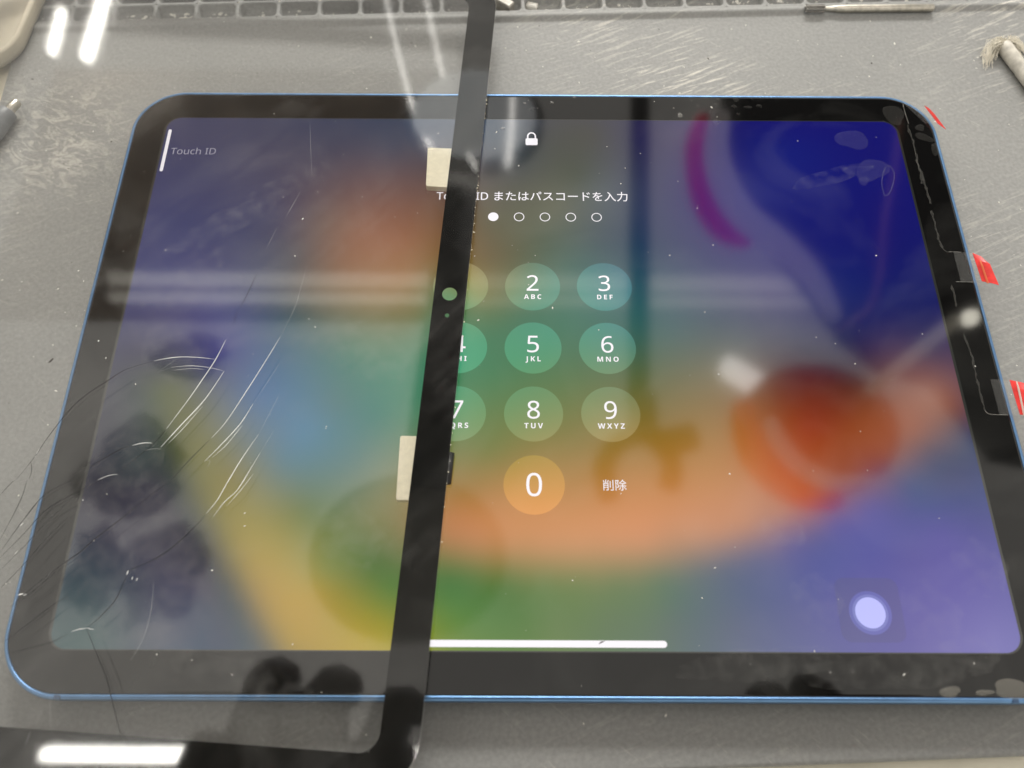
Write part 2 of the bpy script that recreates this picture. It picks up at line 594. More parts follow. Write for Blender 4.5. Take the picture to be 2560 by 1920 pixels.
# picture on the display: colours read off at photo points (2212-wide view), blended smoothly
VS = 2560 / 2212
ADD = (.084, .079, .072)
PIC = [
 (960,634,112,140,108),(930,700,114,146,118),(1010,600,140,126,80),(400,300,78,78,104),(560,330,84,82,102),(700,330,84,82,98),(850,320,82,84,100),(420,450,74,76,112),(600,470,88,86,108),(330,620,82,84,126),(480,560,82,84,118),
 (300,760,72,80,120),(470,660,92,94,136),(480,760,88,98,152),(620,700,104,122,128),(560,860,108,132,168),(660,930,110,146,172),(420,720,84,90,140),
 (700,480,118,96,88),(780,500,150,104,84),(870,520,158,108,82),(750,570,150,108,84),(880,600,160,118,80),(680,620,120,106,92),(640,560,96,94,98),
 (800,660,140,124,90),(900,680,134,130,92),(760,760,108,144,124),(860,800,112,154,130),(820,900,100,146,132),(900,900,110,150,120),(760,1000,120,146,140),(720,870,112,140,140),
 (330,850,100,112,110),(360,900,120,122,92),(270,900,82,104,118),(430,940,136,130,84),(500,1030,150,138,84),(300,1000,92,112,108),(380,1060,110,118,100),
 (469,1213,84,94,80),(527,1291,106,110,98),(578,1369,124,126,100),(391,1271,100,100,118),(586,1225,190,156,94),(508,1135,166,150,94),(664,1334,196,162,94),(664,1115,126,140,86),(762,1154,106,126,76),(801,1224,86,120,66),(703,1232,136,146,80),(620,1000,112,142,152),(640,1100,134,140,94),(680,1280,196,164,88),(640,1380,188,160,90),(780,1380,196,170,84),(840,1395,190,172,80),
 (740,1150,124,136,84),(800,1120,134,134,88),(840,1060,140,140,100),(840,1280,92,132,62),(720,1180,120,134,78),
 (220,1050,84,104,106),(160,1250,98,112,114),(200,1380,112,124,120),(330,1380,120,120,126),(330,1200,92,102,112),(440,1330,112,114,124),(500,1390,122,122,118),(420,1180,98,106,112),
 (1070,290,84,90,98),(1180,290,78,82,80),(1280,290,84,82,76),(1250,380,84,88,76),(1380,300,70,70,100),(1120,360,70,84,84),(1200,450,112,112,96),(1300,420,100,106,108),
 (1460,300,90,84,108),(1560,300,66,60,118),(1700,330,26,34,116),(1850,330,18,28,108),(1900,500,20,28,104),(1750,480,22,30,108),(1620,420,40,44,116),(1480,430,80,80,116),(1450,520,72,86,112),
 (1060,480,104,100,80),(1040,560,120,104,72),(1180,520,92,102,86),(1100,560,106,102,72),(1300,520,80,94,100),(1040,640,122,120,76),(1120,620,100,112,82),(1230,600,84,116,104),(1400,600,80,100,112),
 (1540,620,76,88,116),(1660,640,62,72,118),(1800,640,34,42,106),(1950,650,30,34,96),(1040,720,86,128,96),(1130,690,82,122,98),(1230,700,84,124,104),(1330,700,86,118,110),(1450,720,94,114,112),(1600,740,102,106,108),
 (1750,760,74,66,92),(1900,740,60,48,86),(2010,760,56,44,78),(1060,800,82,130,94),(1230,800,96,124,88),(1400,800,108,118,92),(1560,820,128,116,92),(1700,850,122,88,80),(1850,830,92,60,66),(2000,850,112,66,64),
 (1040,900,108,132,84),(1230,880,118,128,80),(1420,900,142,124,82),(1560,930,164,128,86),(1740,940,160,92,72),(1900,920,150,84,66),(2030,900,146,90,70),
 (1060,980,128,130,78),(1250,970,150,130,80),(1400,1000,176,134,84),(1550,1020,190,138,92),(1700,1010,180,112,86),(1850,1000,162,94,72),(1990,960,166,108,84),
 (1020,1060,168,132,82),(1240,1060,186,138,86),(1450,1090,204,142,96),(1600,1090,206,144,102),(1740,1080,190,116,92),(1880,1050,150,92,86),
 (990,1120,194,128,84),(1080,1130,196,130,88),(1200,1150,206,146,98),(1400,1160,212,148,106),(1560,1150,204,146,108),(1680,1130,184,138,112),
 (970,1180,170,136,84),(1100,1190,182,142,92),(1250,1205,184,150,102),(1400,1205,176,150,112),(1520,1195,150,134,116),(1630,1175,128,116,122),(1760,1150,108,100,140),
 (990,1240,88,124,66),(1080,1250,98,130,72),(1200,1250,118,136,84),(1320,1250,120,136,90),(1440,1245,110,128,104),(1560,1235,104,114,126),(1680,1220,100,102,148),(1820,1180,98,92,162),
 (980,1320,92,136,66),(1080,1320,100,136,72),(1200,1330,108,132,82),(1320,1340,110,128,96),(1450,1350,106,120,112),(1580,1340,104,112,132),(1720,1320,104,106,154),(1850,1280,102,96,166),
 (980,1390,120,146,72),(1200,1390,114,136,84),(1400,1395,110,128,106),(1600,1395,110,116,140),(1780,1390,112,112,164),(2000,1380,118,110,176),(2150,1390,132,126,190),
 (1930,1110,92,90,148),(1900,1090,104,92,130),(2010,1060,70,96,120),(2060,1000,58,84,112),(2110,960,70,90,112),(2030,1150,98,92,158),(2130,1130,94,94,146),(2060,1250,106,98,172),(2170,1270,112,106,174),(1960,1200,98,92,162),
]
# the two sharper colour edges of the picture: (u, v, colour on the inner side, colour on the outer side)
ARC = [(960,1200,(190,130,86),(85,124,66)),(1030,1212,(198,136,90),(90,127,68)),(1100,1218,(206,146,98),(98,130,72)),(1180,1222,(208,148,101),(108,134,78)),(1250,1222,(210,150,104),(116,136,84)),(1330,1219,(211,149,105),(114,133,90)),
 (1400,1214,(212,148,106),(112,130,98)),(1500,1198,(204,146,110),(106,118,120)),(1560,1185,(200,143,109),(102,110,132)),(1620,1170,(196,140,108),(100,104,142)),(1700,1143,(186,132,108),(98,96,156)),(1790,1100,(172,112,92),(96,93,160)),
 (1860,1062,(156,102,86),(96,92,156)),(1940,1010,(158,104,86),(78,92,132)),(2000,965,(158,104,86),(62,86,114)),(2070,915,(150,100,84),(64,88,112))]
BAND = [(330,860,(120,122,94),(98,110,108)),(362,920,(130,128,88),(98,110,106)),(390,980,(138,134,86),(98,109,104)),(415,1040,(144,138,86),(98,108,106)),(440,1100,(152,142,88),(98,108,106)),(466,1150,(162,148,90),(97,106,106)),
 (490,1200,(174,154,92),(97,106,106)),(518,1250,(184,157,93),(102,109,108)),(545,1300,(190,158,94),(108,112,112)),(572,1350,(192,160,92),(114,117,116)),(600,1395,(192,161,90),(120,121,118))]
EDGE = []
for lst, wd, sgn in ((ARC, 40, 1), (BAND, 26, 1)):
    for i_, (u, v, ci, co) in enumerate(lst):
        a_, b_ = lst[max(0, i_ - 1)], lst[min(len(lst) - 1, i_ + 1)]
        tx, ty = b_[0] - a_[0], b_[1] - a_[1]
        l_ = math.hypot(tx, ty)
        nx_, ny_ = -ty / l_ * sgn, tx / l_ * sgn
        for k_ in (-1.9, -1, 0, 1, 1.9):
            f_ = min(1, max(0, .5 + .5 * k_))
            EDGE.append((u + nx_ * wd * k_, v + ny_ * wd * k_) + tuple(a * (1 - f_) + b * f_ for a, b in zip(ci, co)))
PIC = [p for p in PIC if min((p[0] - e[0]) ** 2 + (p[1] - e[1]) ** 2 for e in EDGE) > 34 ** 2 and p[:2] != (469, 1213)] + EDGE
PICS = []
for (u, v, r, g, b) in PIC:
    P = at(u * VS, v * VS, TOP)
    left = (.6 if v < 690 else 1.75) if u < 900 else 1.0
    if ((u - 881) / 205) ** 2 + ((v - 1201) / 165) ** 2 < 1:
        left *= .3
    if u > 1560 and (v < 450 + (u - 1560) * 1.0) and v < 860:
        left = .12
    if u < 900:
        l_ = .3 * r + .55 * g + .15 * b
        r, g, b = (c + (l_ - c) * .18 for c in (r, g, b))
    elif v > 1150:
        l_ = .3 * r + .55 * g + .15 * b
        r, g, b = (c + (l_ - c) * .12 for c in (r, g, b))
    lin = srgb(r, g, b)
    PICS.append((P.x, P.y, [max(.0015, c - a * left) / (.84 if u < 900 else 1) for c, a in zip(lin, ADD)]))
import numpy as np
_X = np.array([(p[0], p[1]) for p in PICS])
_Y = np.array([p[2] for p in PICS])
def _phi(d):
    return np.sqrt(d * d + 6.0)
_D = _phi(np.linalg.norm(_X[:, None] - _X[None], axis=2))
_n = len(_X)
_A = np.zeros((_n + 1, _n + 1))
_A[:_n, :_n] = -_D + np.eye(_n) * 2.0
_A[:_n, _n] = 1
_A[_n, :_n] = 1
_W = np.linalg.solve(_A, np.vstack([_Y, np.zeros((1, 3))]))
def picture(x, y):
    k = -_phi(np.hypot(_X[:, 0] - x, _X[:, 1] - y))
    c = k @ _W[:_n] + _W[_n]
    return [max(.0015, float(q)) for q in c]

def paint(me, fn):
    ca = me.color_attributes.new('picture', 'FLOAT_COLOR', 'POINT')
    for i, v in enumerate(me.vertices):
        c = fn(v.co.x / MM, v.co.y / MM)
        ca.data[i].color = (c[0], c[1], c[2], 1)

def disp_sheet():
    hw, hh, r = WX - .7, WY - .3, WR - .4
    nx, ny = 110, 76
    vs_, fs = [], []
    def inside(x, y):
        # pull the grid corners on to the rounded outline
        cx, cy = hw - r, hh - r
        ax, ay = abs(x), abs(y)
        if ax > cx and ay > cy:
            dx, dy = ax - cx, ay - cy
            d = math.hypot(dx, dy)
            mx = max(dx, dy)
            k = mx / d if d > 0 else 1
            ax, ay = cx + dx * k, cy + dy * k
        return math.copysign(ax, x), math.copysign(ay, y)
    xs = sorted(set([-hw + 2 * hw * i / nx for i in range(nx + 1)] + [s * (hw - r + r * k / 8) for k in range(9) for s in (-1, 1)]))
    ys = sorted(set([-hh + 2 * hh * i / ny for i in range(ny + 1)] + [s * (hh - r + r * k / 8) for k in range(9) for s in (-1, 1)]))
    for y in ys:
        for x in xs:
            a, b = inside(x, y)
            vs_.append((a, b, 7.04))
    n = len(xs)
    for j in range(len(ys) - 1):
        for i in range(n - 1):
            fs.append((j * n + i, j * n + i + 1, (j + 1) * n + i + 1, (j + 1) * n + i))
    return mesh('display', vs_, fs)
me = disp_sheet()
paint(me, picture)
disp = link('display', me, SCREEN, tab)

def disc_mesh(name, cx, cy, r, z, n=48, r0=0, rings=4):
    vs_, fs = [], []
    if r0 == 0:
        vs_.append((cx, cy, z))
        for q in range(1, rings + 1):
            for k in range(n):
                a = 2 * math.pi * k / n
                vs_.append((cx + r * q / rings * math.cos(a), cy + r * q / rings * math.sin(a), z))
        for k in range(n):
            fs.append((0, 1 + k, 1 + (k + 1) % n))
        for q in range(rings - 1):
            for k in range(n):
                a, b = 1 + q * n, 1 + (q + 1) * n
                fs.append((a + k, b + k, b + (k + 1) % n, a + (k + 1) % n))
    else:
        for rr in (r0, r):
            for k in range(n):
                a = 2 * math.pi * k / n
                vs_.append((cx + rr * math.cos(a), cy + rr * math.sin(a), z))
        for k in range(n):
            fs.append((k, n + k, n + (k + 1) % n, (k + 1) % n))
    return mesh(name, vs_, fs)

UIZ = 7.055
KX = 20.15
keys = [('1', '', -1, 0), ('2', 'ABC', 0, 0), ('3', 'DEF', 1, 0), ('4', 'GHI', -1, 1), ('5', 'JKL', 0, 1), ('6', 'MNO', 1, 1),
        ('7', 'PQRS', -1, 2), ('8', 'TUV', 0, 2), ('9', 'WXYZ', 1, 2), ('0', '', 0, 3)]
_fontcache = {}
def sans(s, bold=False):
    A, a, n = (0x1D5D4, 0x1D5EE, 0x1D7EC) if bold else (0x1D5A0, 0x1D5BA, 0x1D7E2)
    out = ''
    for c in s:
        if 'A' <= c <= 'Z':
            out += chr(A + ord(c) - 65)
        elif 'a' <= c <= 'z':
            out += chr(a + ord(c) - 97)
        elif '0' <= c <= '9':
            out += chr(n + ord(c) - 48)
        else:
            out += c
    return out
def text(name, s, cx, cy, height=None, width=None, mt=None, spacing=1.0, thick=0.0, z=UIZ + .012, left=False, parent=None, cap=None):
    cu = bpy.data.curves.new('text', 'FONT')
    cu.body = s
    cu.size = 1
    cu.space_character = spacing
    cu.offset = thick
    cu.resolution_u = 6
    ob = bpy.data.objects.new('text', cu)
    COL.objects.link(ob)
    dg = bpy.context.evaluated_depsgraph_get()
    me = bpy.data.meshes.new_from_object(ob.evaluated_get(dg))
    bpy.data.objects.remove(ob)
    xs = [v.co.x for v in me.vertices]
    ys = [v.co.y for v in me.vertices]
    w_, h_ = max(xs) - min(xs), max(ys) - min(ys)
    k = (height / h_) if height else (width / w_) if width else 1
    if cap:
        k = cap / .714
    kx = k if not (height and width) else width / w_
    x0 = min(xs) if left else (max(xs) + min(xs)) / 2
    y0 = .357 if cap else (max(ys) + min(ys)) / 2
    for v in me.vertices:
        v.co = Vector(((v.co.x - x0) * kx + cx, (v.co.y - y0) * k + cy, z)) * MM
    me.materials.clear()
    return link(name, me, mt or WHITEUI, parent or disp)

for (d, ab, i, j) in keys:
    cx, cy = -.25 + KX * i, 18.75 - 19.2 * j
    if j == 3:
        cy = -38.8
    me = disc_mesh('key', cx, cy, 7.72, UIZ, 64)
    def keycol(x, y):
        c = picture(x, y)
        g = 1.6 if j < 2 else 1.35 if j < 3 else 1.25
        return [min(1, a * g + b) for a, b in zip(c, (.018, .045, .05) if j < 3 else (.06, .03, .0))]
    paint(me, keycol)
    link('key_circle', me, SCREEN, disp)
    text('digit', sans(d), cx, cy + (1.1 if ab else 0), height=5.05 if ab else 6.1, thick=.001)
    if ab:
        text('letters', sans(ab, True), cx, cy - 3.35, cap=1.45, spacing=1.42, thick=.0)

text('prompt', sans('Touch ID') + ' またはパスコードを入力', -.2, 49.6, width=56.6, thick=.004)
text('delete_word', '削除', 20.0, -38.85, width=5.9, thick=.0)
text('touch_label', sans('Touch ID'), -110.0, 65.7, width=13.7, mt=DIMUI, left=True)
for k in range(6):
    cx = -.25 + (k - 2.5) * 7.56
    me = disc_mesh('dot', cx, 42.2, 1.52, UIZ, 40, r0=0 if k < 2 else 1.28)
    link('passcode_dot', me, WHITEUI, disp)
# lock symbol
body = loft([[(x, y, UIZ + .001) for x, y in rrect(1.85, 1.32, .45, 5, -.2, 70.0)]], cap0=False, cap1=True)
sh = []
for rr in (.95, 1.38):
    l = [(-.2 + rr * math.cos(math.pi * k / 16), 72.1 + 1.15 * rr * math.sin(math.pi * k / 16), UIZ) for k in range(17)]
    sh.append([(-.2 + rr, 71.2, UIZ)] + l + [(-.2 - rr, 71.2, UIZ)])
nn = len(sh[0])
shf = [(k, k + 1, nn + k + 1, nn + k) for k in range(nn - 1)]
link('lock_symbol', mesh('lock', *merge([body, (sh[0] + sh[1], shf)])), WHITEUI, disp)
def bar(name, hw, hh, r, cx, cy, mt, z=UIZ):
    return link(name, mesh(name, *loft([[(x, y, z) for x, y in rrect(hw, hh, r, 6, cx, cy)]], cap0=False, cap1=True)), mt, disp)
bar('home_bar', 30.3, .78, .77, 0, -77.0, WHITEUI)
bar('touch_bar', .5, 8.0, .48, -111.6, 66.0, WHITEUI)
# floating round button on its dark plate
def mixed(k, add):
    return lambda x, y: [c * k + a for c, a in zip(picture(x, y), add)]
pts = rrect(7.6, 7.4, 2.4, 8, 78.8, -69.0)
me = mesh('button_plate', [(78.8, -69.0, UIZ)] + [(x, y, UIZ) for x, y in pts], [(0, 1 + k, 1 + (k + 1) % len(pts)) for k in range(len(pts))])
paint(me, mixed(.84, (.008, .008, .0)))
link('button_plate', me, SCREEN, disp)
for (nm, r, k, add, dz) in (('button_halo', 5.0, 1.0, (.03, .04, .10), .004), ('button_ring', 4.2, 1.0, (.09, .11, .20), .008), ('button_dot', 3.55, 1.0, (.40, .42, .68), .012)):
    me = disc_mesh(nm, 78.8, -69.7, r, UIZ + dz, 48)
    paint(me, mixed(k, add))
    link(nm, me, SCREEN, disp)

# ------------------------------------------------------------------ loose cracked glass lying over the tablet's left half
LZ = TOP + 2.5                                  # underside of the pane
LC = (-106.4, 17.95)
LR = math.radians(-3.6)
loose = tag(empty('loose_glass', (LC[0], LC[1], LZ), LR), 'loose cracked glass panel with black border laid across the left half of the tablet', 'glass panel')
def loc(u, v, z=LZ + .6):
    P = at(u, v, z)
    dx, dy = P.x - LC[0], P.y - LC[1]
    return Vector((dx * math.cos(-LR) - dy * math.sin(-LR), dx * math.sin(-LR) + dy * math.cos(-LR), z - LZ))
GX, GY, GR = 88.1, 123.7, 13.5
prof = [(.18, 0.05), (.04, .18), (0, .35), (.04, .55), (.22, .75)]
loops = [[(x, y, z) for x, y in rrect(GX - i, GY - i, GR - i, 14, 0, 1.0)] for i, z in prof]
pane = link('pane', fixn(mesh('pane', *loft(loops), False)), PANE, loose)
# printed black border on the underside, with the camera openings left clear
inn = [(x, y) for x, y in rrect(78.9, 114.53, 4.6, 14, 0, 1.0)]
out = [(x, y) for x, y in rrect(GX - .35, GY - .35, GR - .35, 14, 0, 1.0)]
h1 = loc(1124, 735, LZ)
h2 = loc(1117.5, 788.5, LZ)
bm = bmesh.new()
def border_mesh():
    n = len(inn)
    cu = bpy.data.curves.new('b', 'CURVE')
    cu.dimensions = '2D'
    cu.fill_mode = 'BOTH'
    for l in (out, inn, [(h1.x + 2.05 * math.cos(a * math.pi / 18), h1.y + 2.05 * math.sin(a * math.pi / 18)) for a in range(36)],
              [(h2.x + .62 * math.cos(a * math.pi / 12), h2.y + .62 * math.sin(a * math.pi / 12)) for a in range(24)]):
        sp = cu.splines.new('POLY')
        sp.points.add(len(l) - 1)
        for p, (x, y) in zip(sp.points, l):
            p.co = (x * MM, y * MM, 0, 1)
        sp.use_cyclic_u = True
    cu.extrude = .035 * MM
    ob = bpy.data.objects.new('b', cu)
    COL.objects.link(ob)
    dg = bpy.context.evaluated_depsgraph_get()
    me = bpy.data.meshes.new_from_object(ob.evaluated_get(dg))
    bpy.data.objects.remove(ob)
    for v in me.vertices:
        v.co.z += -.01 * MM
    me.materials.clear()
    return me
bm.free()
link('printed_border', border_mesh(), INK, loose)

# plates of pale metal taped under the border
def plate(quad, name='connector_plate', thick=1.9):
    P = [loc(u, v, LZ - .3) for (u, v) in quad]
    c = sum(P, Vector()) / 4
    loops = []
    for k, z in ((1.0, -2.35), (1.0, -.42), (.97, -.3)):
        pts = []
        for i in range(4):
            a, b, d = P[i - 1], P[i], P[(i + 1) % 4]
            for tt in (0, .5, 1):
                q0 = b + (a - b).normalized() * .5
                q1 = b + (d - b).normalized() * .5
                q = (1 - tt) ** 2 * q0 + 2 * tt * (1 - tt) * b + tt ** 2 * q1
                q = c + (q - c) * (1 - (1 - k) * .5)
                pts.append((q.x, q.y, z))
        loops.append(pts)
    link(name, fixn(mesh(name, *loft(loops))), GOLD, loose)
plate([(1069.5, 368), (1150, 372), (1145, 470), (1064.5, 465)])
plate([(1000.5, 1089), (1075, 1091), (1062, 1252), (989.5, 1250)])
# glints of chipped glass along the right edge
CHIP = plain('chipped_glass', (.85, .78, .6), .2)
grit('edge_chips', 90, lambda: (GX - random.uniform(-.05, .25), random.choice((random.uniform(0, 75), random.uniform(-70, 90))), random.uniform(.4, .76)), .03, .22, CHIP, parent=loose)
# small folded black tape at the edge
P0, P1 = loc(1122, 1129, LZ), loc(1113, 1206, LZ)
ax = (P1 - P0).normalized()
sx = Vector((-ax.y, ax.x, 0))
if sx.x < 0:
    sx = -sx
lp = []
for base in (P0, P1):
    l = []
    for rr in (1.0, .75):
        arc = [(-2.0, .0), (-.3, .0), (.7, -.1), (1.25, -.5), (1.42, -1.1), (1.1, -1.7), (.3, -1.95), (-1.5, -1.95)]
        arc = [(a * (rr if a > 0 else 1), -1.0 + (b + 1.0) * rr) for a, b in arc]
        l += [tuple(base + sx * a + Vector((0, 0, b - .06))) for a, b in (arc if rr == 1.0 else arc[::-1])]
    lp.append(l)
link('black_tape', fixn(mesh('black_tape', *loft(lp), True)), BLACKTAPE, loose)

# cracks: thin raised ribbons along the fracture lines, glints and dark reflections put in their colours
def z3(p): return (p[0] / 2.212, p[1] / 2.212 + 480)
def z6(p): return (p[0] / 2.212, p[1] / 2.212 + 1200)
def crack(pts, conv, wid, mt, taper=True):
    path = smoothpath([loc(*conv(p), LZ + .76) for p in pts], 7)
    vs_, fs = [], []
    n = len(path)
    for i, p in enumerate(path):
        d = (path[min(i + 1, n - 1)] - path[max(i - 1, 0)]).normalized()
        s = Vector((-d.y, d.x, 0))
        t_ = i / (n - 1)
        ww = wid * ((.25 + .75 * math.sin(math.pi * min(max(t_, .0), 1))) if taper else 1) * (.7 + .6 * abs(noise.noise(Vector((p.x * .25, p.y * .25, wid * 9)))))
        vs_ += [tuple(p + s * ww / 2), tuple(p + Vector((0, 0, .025))), tuple(p - s * ww / 2)]
    for i in range(n - 1):
        for k in range(2):
            fs.append((i * 3 + k, i * 3 + k + 1, i * 3 + k + 4, i * 3 + k + 3))
    return link('crack', mesh('crack', vs_, fs, True), mt, loose)
W_, D_, F_ = CRACKW, CRACKD, CRACKF
for pts, conv, wid, mt in [
    ([(850, 935), (910, 922), (1000, 912), (1100, 915), (1190, 925)], z3, .34, W_),
    ([(850, 935), (700, 980), (600, 1040), (480, 1120), (380, 1210), (270, 1350), (180, 1480), (90, 1590)], z3, .22, D_),
    ([(170, 1490), (175, 1540), (160, 1590)], z3, .16, D_),
    ([(220, 1415), (190, 1470)], z3, .3, W_),
    ([(945, 970), (1050, 961), (1150, 970), (1235, 988)], z3, .24, W_),
    ([(960, 985), (1060, 976), (1130, 982)], z3, .16, W_),
    ([(860, 1000), (950, 970)], z3, .12, F_),
    ([(1250, 815), (1190, 930), (1110, 1050), (1040, 1150), (920, 1310)], z3, .42, W_),
    ([(920, 1310), (870, 1370), (780, 1450), (640, 1560)], z3, .2, D_),
    ([(1240, 990), (1130, 1150), (1000, 1290), (890, 1410)], z3, .5, W_),
    ([(1120, 1185), (1010, 1310), (930, 1390)], z3, .26, W_),
    ([(1180, 1080), (1060, 1245), (960, 1340)], z3, .16, F_),
    ([(1660, 0), (1620, 70), (1580, 140)], z3, .16, F_),
    ([(1530, 200), (1470, 320)], z3, .13, F_),
    ([(1425, 440), (1370, 560), (1320, 650)], z3, .16, D_),
    ([(1310, 660), (1290, 740)], z3, .1, D_),
    ([(1700, 400), (1660, 540), (1630, 640), (1550, 800)], z3, .16, F_),
    ([(1550, 800), (1490, 900), (1370, 1090), (1250, 1270), (1170, 1360)], z3, .34, W_),
    ([(1160, 1370), (1050, 1480), (950, 1590)], z3, .2, D_),
    ([(1550, 940), (1480, 1050), (1400, 1170)], z3, .12, F_),
    ([(1400, 1170), (1330, 1280), (1230, 1390), (1130, 1490)], z3, .42, W_),
    ([(1340, 1290), (1250, 1400), (1170, 1470)], z3, .22, W_),
    ([(1550, 1110), (1430, 1340)], z3, .14, F_),
    ([(1430, 1340), (1340, 1470), (1265, 1593), (1200, 1705), (1140, 1778)], z3, .42, W_),
    ([(1140, 185), (1100, 235), (980, 350), (850, 440), (660, 520)], z6, .22, D_),
    ([(1520, 1310), (1440, 1440)], z3, .12, F_),
    ([(1440, 1440), (1380, 1540), (1310, 1650), (1240, 1715), (1180, 1795)], z3, .34, W_),
    ([(1400, 1560), (1330, 1650), (1250, 1740)], z3, .2, W_),
    ([(930, 10), (800, 110), (650, 230), (520, 330), (440, 400), (300, 500), (150, 620), (60, 700)], z6, .24, D_),
    ([(560, 0), (380, 90), (250, 170), (120, 310), (0, 430)], z6, .22, D_),
    ([(400, 0), (250, 80), (130, 220), (0, 400)], z6, .2, D_),
    ([(370, 210), (250, 330), (120, 480), (0, 600)], z6, .2, D_),
    ([(380, 120), (250, 240), (140, 360), (0, 500)], z6, .16, D_),
    ([(700, 530), (640, 660), (560, 750), (480, 820)], z6, .22, D_),
    ([(480, 825), (530, 950), (590, 1100), (620, 1220), (660, 1380), (690, 1450)], z6, .26, D_),
    ([(480, 820), (440, 825), (395, 838)], z6, .3, W_),
    ([(480, 818), (520, 828)], z6, .26, W_),
    ([(380, 845), (300, 890), (190, 920), (40, 960)], z6, .16, D_),
    ([(380, 640), (280, 700), (150, 800), (30, 890)], z6, .22, D_),
    ([(310, 500), (200, 600), (70, 700)], z6, .18, D_),
    ([(850, 560), (835, 720), (790, 880), (720, 1000)], z6, .16, F_),
    ([(150, 0), (110, 120), (0, 330)], z6, .18, D_),
    ([(80, 0), (40, 40), (0, 85)], z6, .16, D_),
    ([(130, 235), (110, 255)], z6, .4, W_),
    ([(100, 390), (80, 412)], z6, .3, W_),
    ([(840, 1388), (790, 1388), (730, 1402)], z3, .32, W_),
    ([(730, 1402), (650, 1430), (500, 1520), (380, 1593)], z3, .2, D_),
    ([(900, 1422), (850, 1420), (800, 1428)], z3, .2, F_),
    ([(650, 1562), (600, 1568), (540, 1593)], z3, .22, W_),
    ([(710, 498), (700, 525)], z6, .45, W_), ([(735, 535), (728, 552)], z6, .4, W_), ([(762, 540), (752, 558)], z6, .4, W_),
    ([(130, 628), (98, 636)], z6, .5, W_), ([(148, 630), (125, 640)], z6, .4, W_),
    ([(1130, 1490), (1160, 1485), (1150, 1520)], z3, .16, F_),
    ([(1714, -400), (1718, -250), (1725, -90)], z3, .12, F_),
    ([(290, 1440), (275, 1250), (280, 1190)], z6, .1, F_),
    ([(170, 1380), (140, 1470)], z6, .12, F_), ([(430, 1440), (490, 1370)], z6, .12, F_),
    ([(1000, 912), (960, 935), (880, 990)], z3, .12, F_),
]:
    crack(pts, conv, wid * (.52 if mt is not D_ else 1.25), mt)

# ------------------------------------------------------------------ protective film tabs and trapped air on the tablet's right side
film = tag(empty('protective_film', (HX, 0, TOP)), 'clear protective film strip with red pull tabs along the right edge of the tablet', 'film')
film.location = (0, 0, 0)
def strip(name, quad, z0, z1, mt, parent, rnd=0.0, seg=8, lift=0):
    """quad: near-top, far-top, far-bottom, near-bottom in photo pixels, from the tablet outwards"""
    P = [at(u, v, z) for (u, v), z in zip(quad, (z0, z1, z1, z0))]
    vs_, fs = [], []
    for i in range(seg + 1):
        s = i / seg
        a, b = P[0].lerp(P[1], s), P[3].lerp(P[2], s)
        cut = max(0, (s - .6) / .4) ** 2 * rnd
        for k in range(5):
            q = a.lerp(b, k / 4)
            q = q + Vector((0, 0, lift * math.sin(math.pi * s * .5) + lift * .5 * (k / 4)))
            if k == 0:
                q = a.lerp(b, cut)
            vs_.append(tuple(q))
    n0 = len(vs_)
    vs_ += [(x, y, z - .08) for x, y, z in vs_]
    for i in range(seg):
        for k in range(4):
            f = (i * 5 + k, i * 5 + k + 1, (i + 1) * 5 + k + 1, (i + 1) * 5 + k)
            fs.append(f)
            fs.append(tuple(n0 + c for c in f[::-1]))
    edge = [i * 5 for i in range(seg + 1)] + [seg * 5 + k for k in range(1, 5)] + [i * 5 + 4 for i in range(seg - 1, -1, -1)] + [3, 2, 1]
    for a, b in zip(edge, edge[1:] + edge[:1]):
        fs.append((a, b, n0 + b, n0 + a))
    return link(name, fixn(mesh(name, vs_, fs, False)), mt, parent)
def z5(x, y): return (x / 2.37 + 1660, y / 2.37 + 400)
STRIPE = plain('bright_red_stripe', (.85, .18, .07), .35)
WSTRIPE = plain('white_stripe', (.85, .7, .62), .4)
tA = strip('pull_tab', [z5(1828, 550), z5(1905, 582), z5(1972, 753), z5(1880, 722)], 8.2, 9.1, RED, film, .18, lift=.7)
strip('clear_strip', [z5(1715, 543), z5(1829, 549), z5(1881, 722), z5(1760, 722)], 7.25, 8.2, FILM, tA)
strip('stripe', [z5(1868, 592), z5(1878, 596), z5(1921, 735), z5(1911, 731)], 9.55, 9.75, STRIPE, tA, lift=.25)
tB = strip('pull_tab', [z5(2048, 1303), z5(2160, 1325), z5(2210, 1525), z5(2105, 1512)], 8.2, 9.1, RED, film, .1, lift=.7)
strip('clear_strip', [z5(1935, 1298), z5(2049, 1303), z5(2106, 1512), z5(1990, 1508)], 7.25, 8.2, FILM, tB)
strip('stripe', [z5(2086, 1310), z5(2094, 1312), z5(2136, 1516), z5(2128, 1514)], 9.45, 9.65, WSTRIPE, tB, lift=.25)
def z3b(x, y): return (x / 3.352 + 1900, y / 3.352)
tC = strip('pull_tab', [z3b(1378, 885), z3b(1432, 915), z3b(1560, 1085), z3b(1490, 1035)], 9.0, 9.3, RED, film, .25)
strip('clear_strip', [z3b(1190, 850), z3b(1380, 886), z3b(1490, 1035), z3b(1380, 1032)], 7.3, 8.9, FILM, tC)
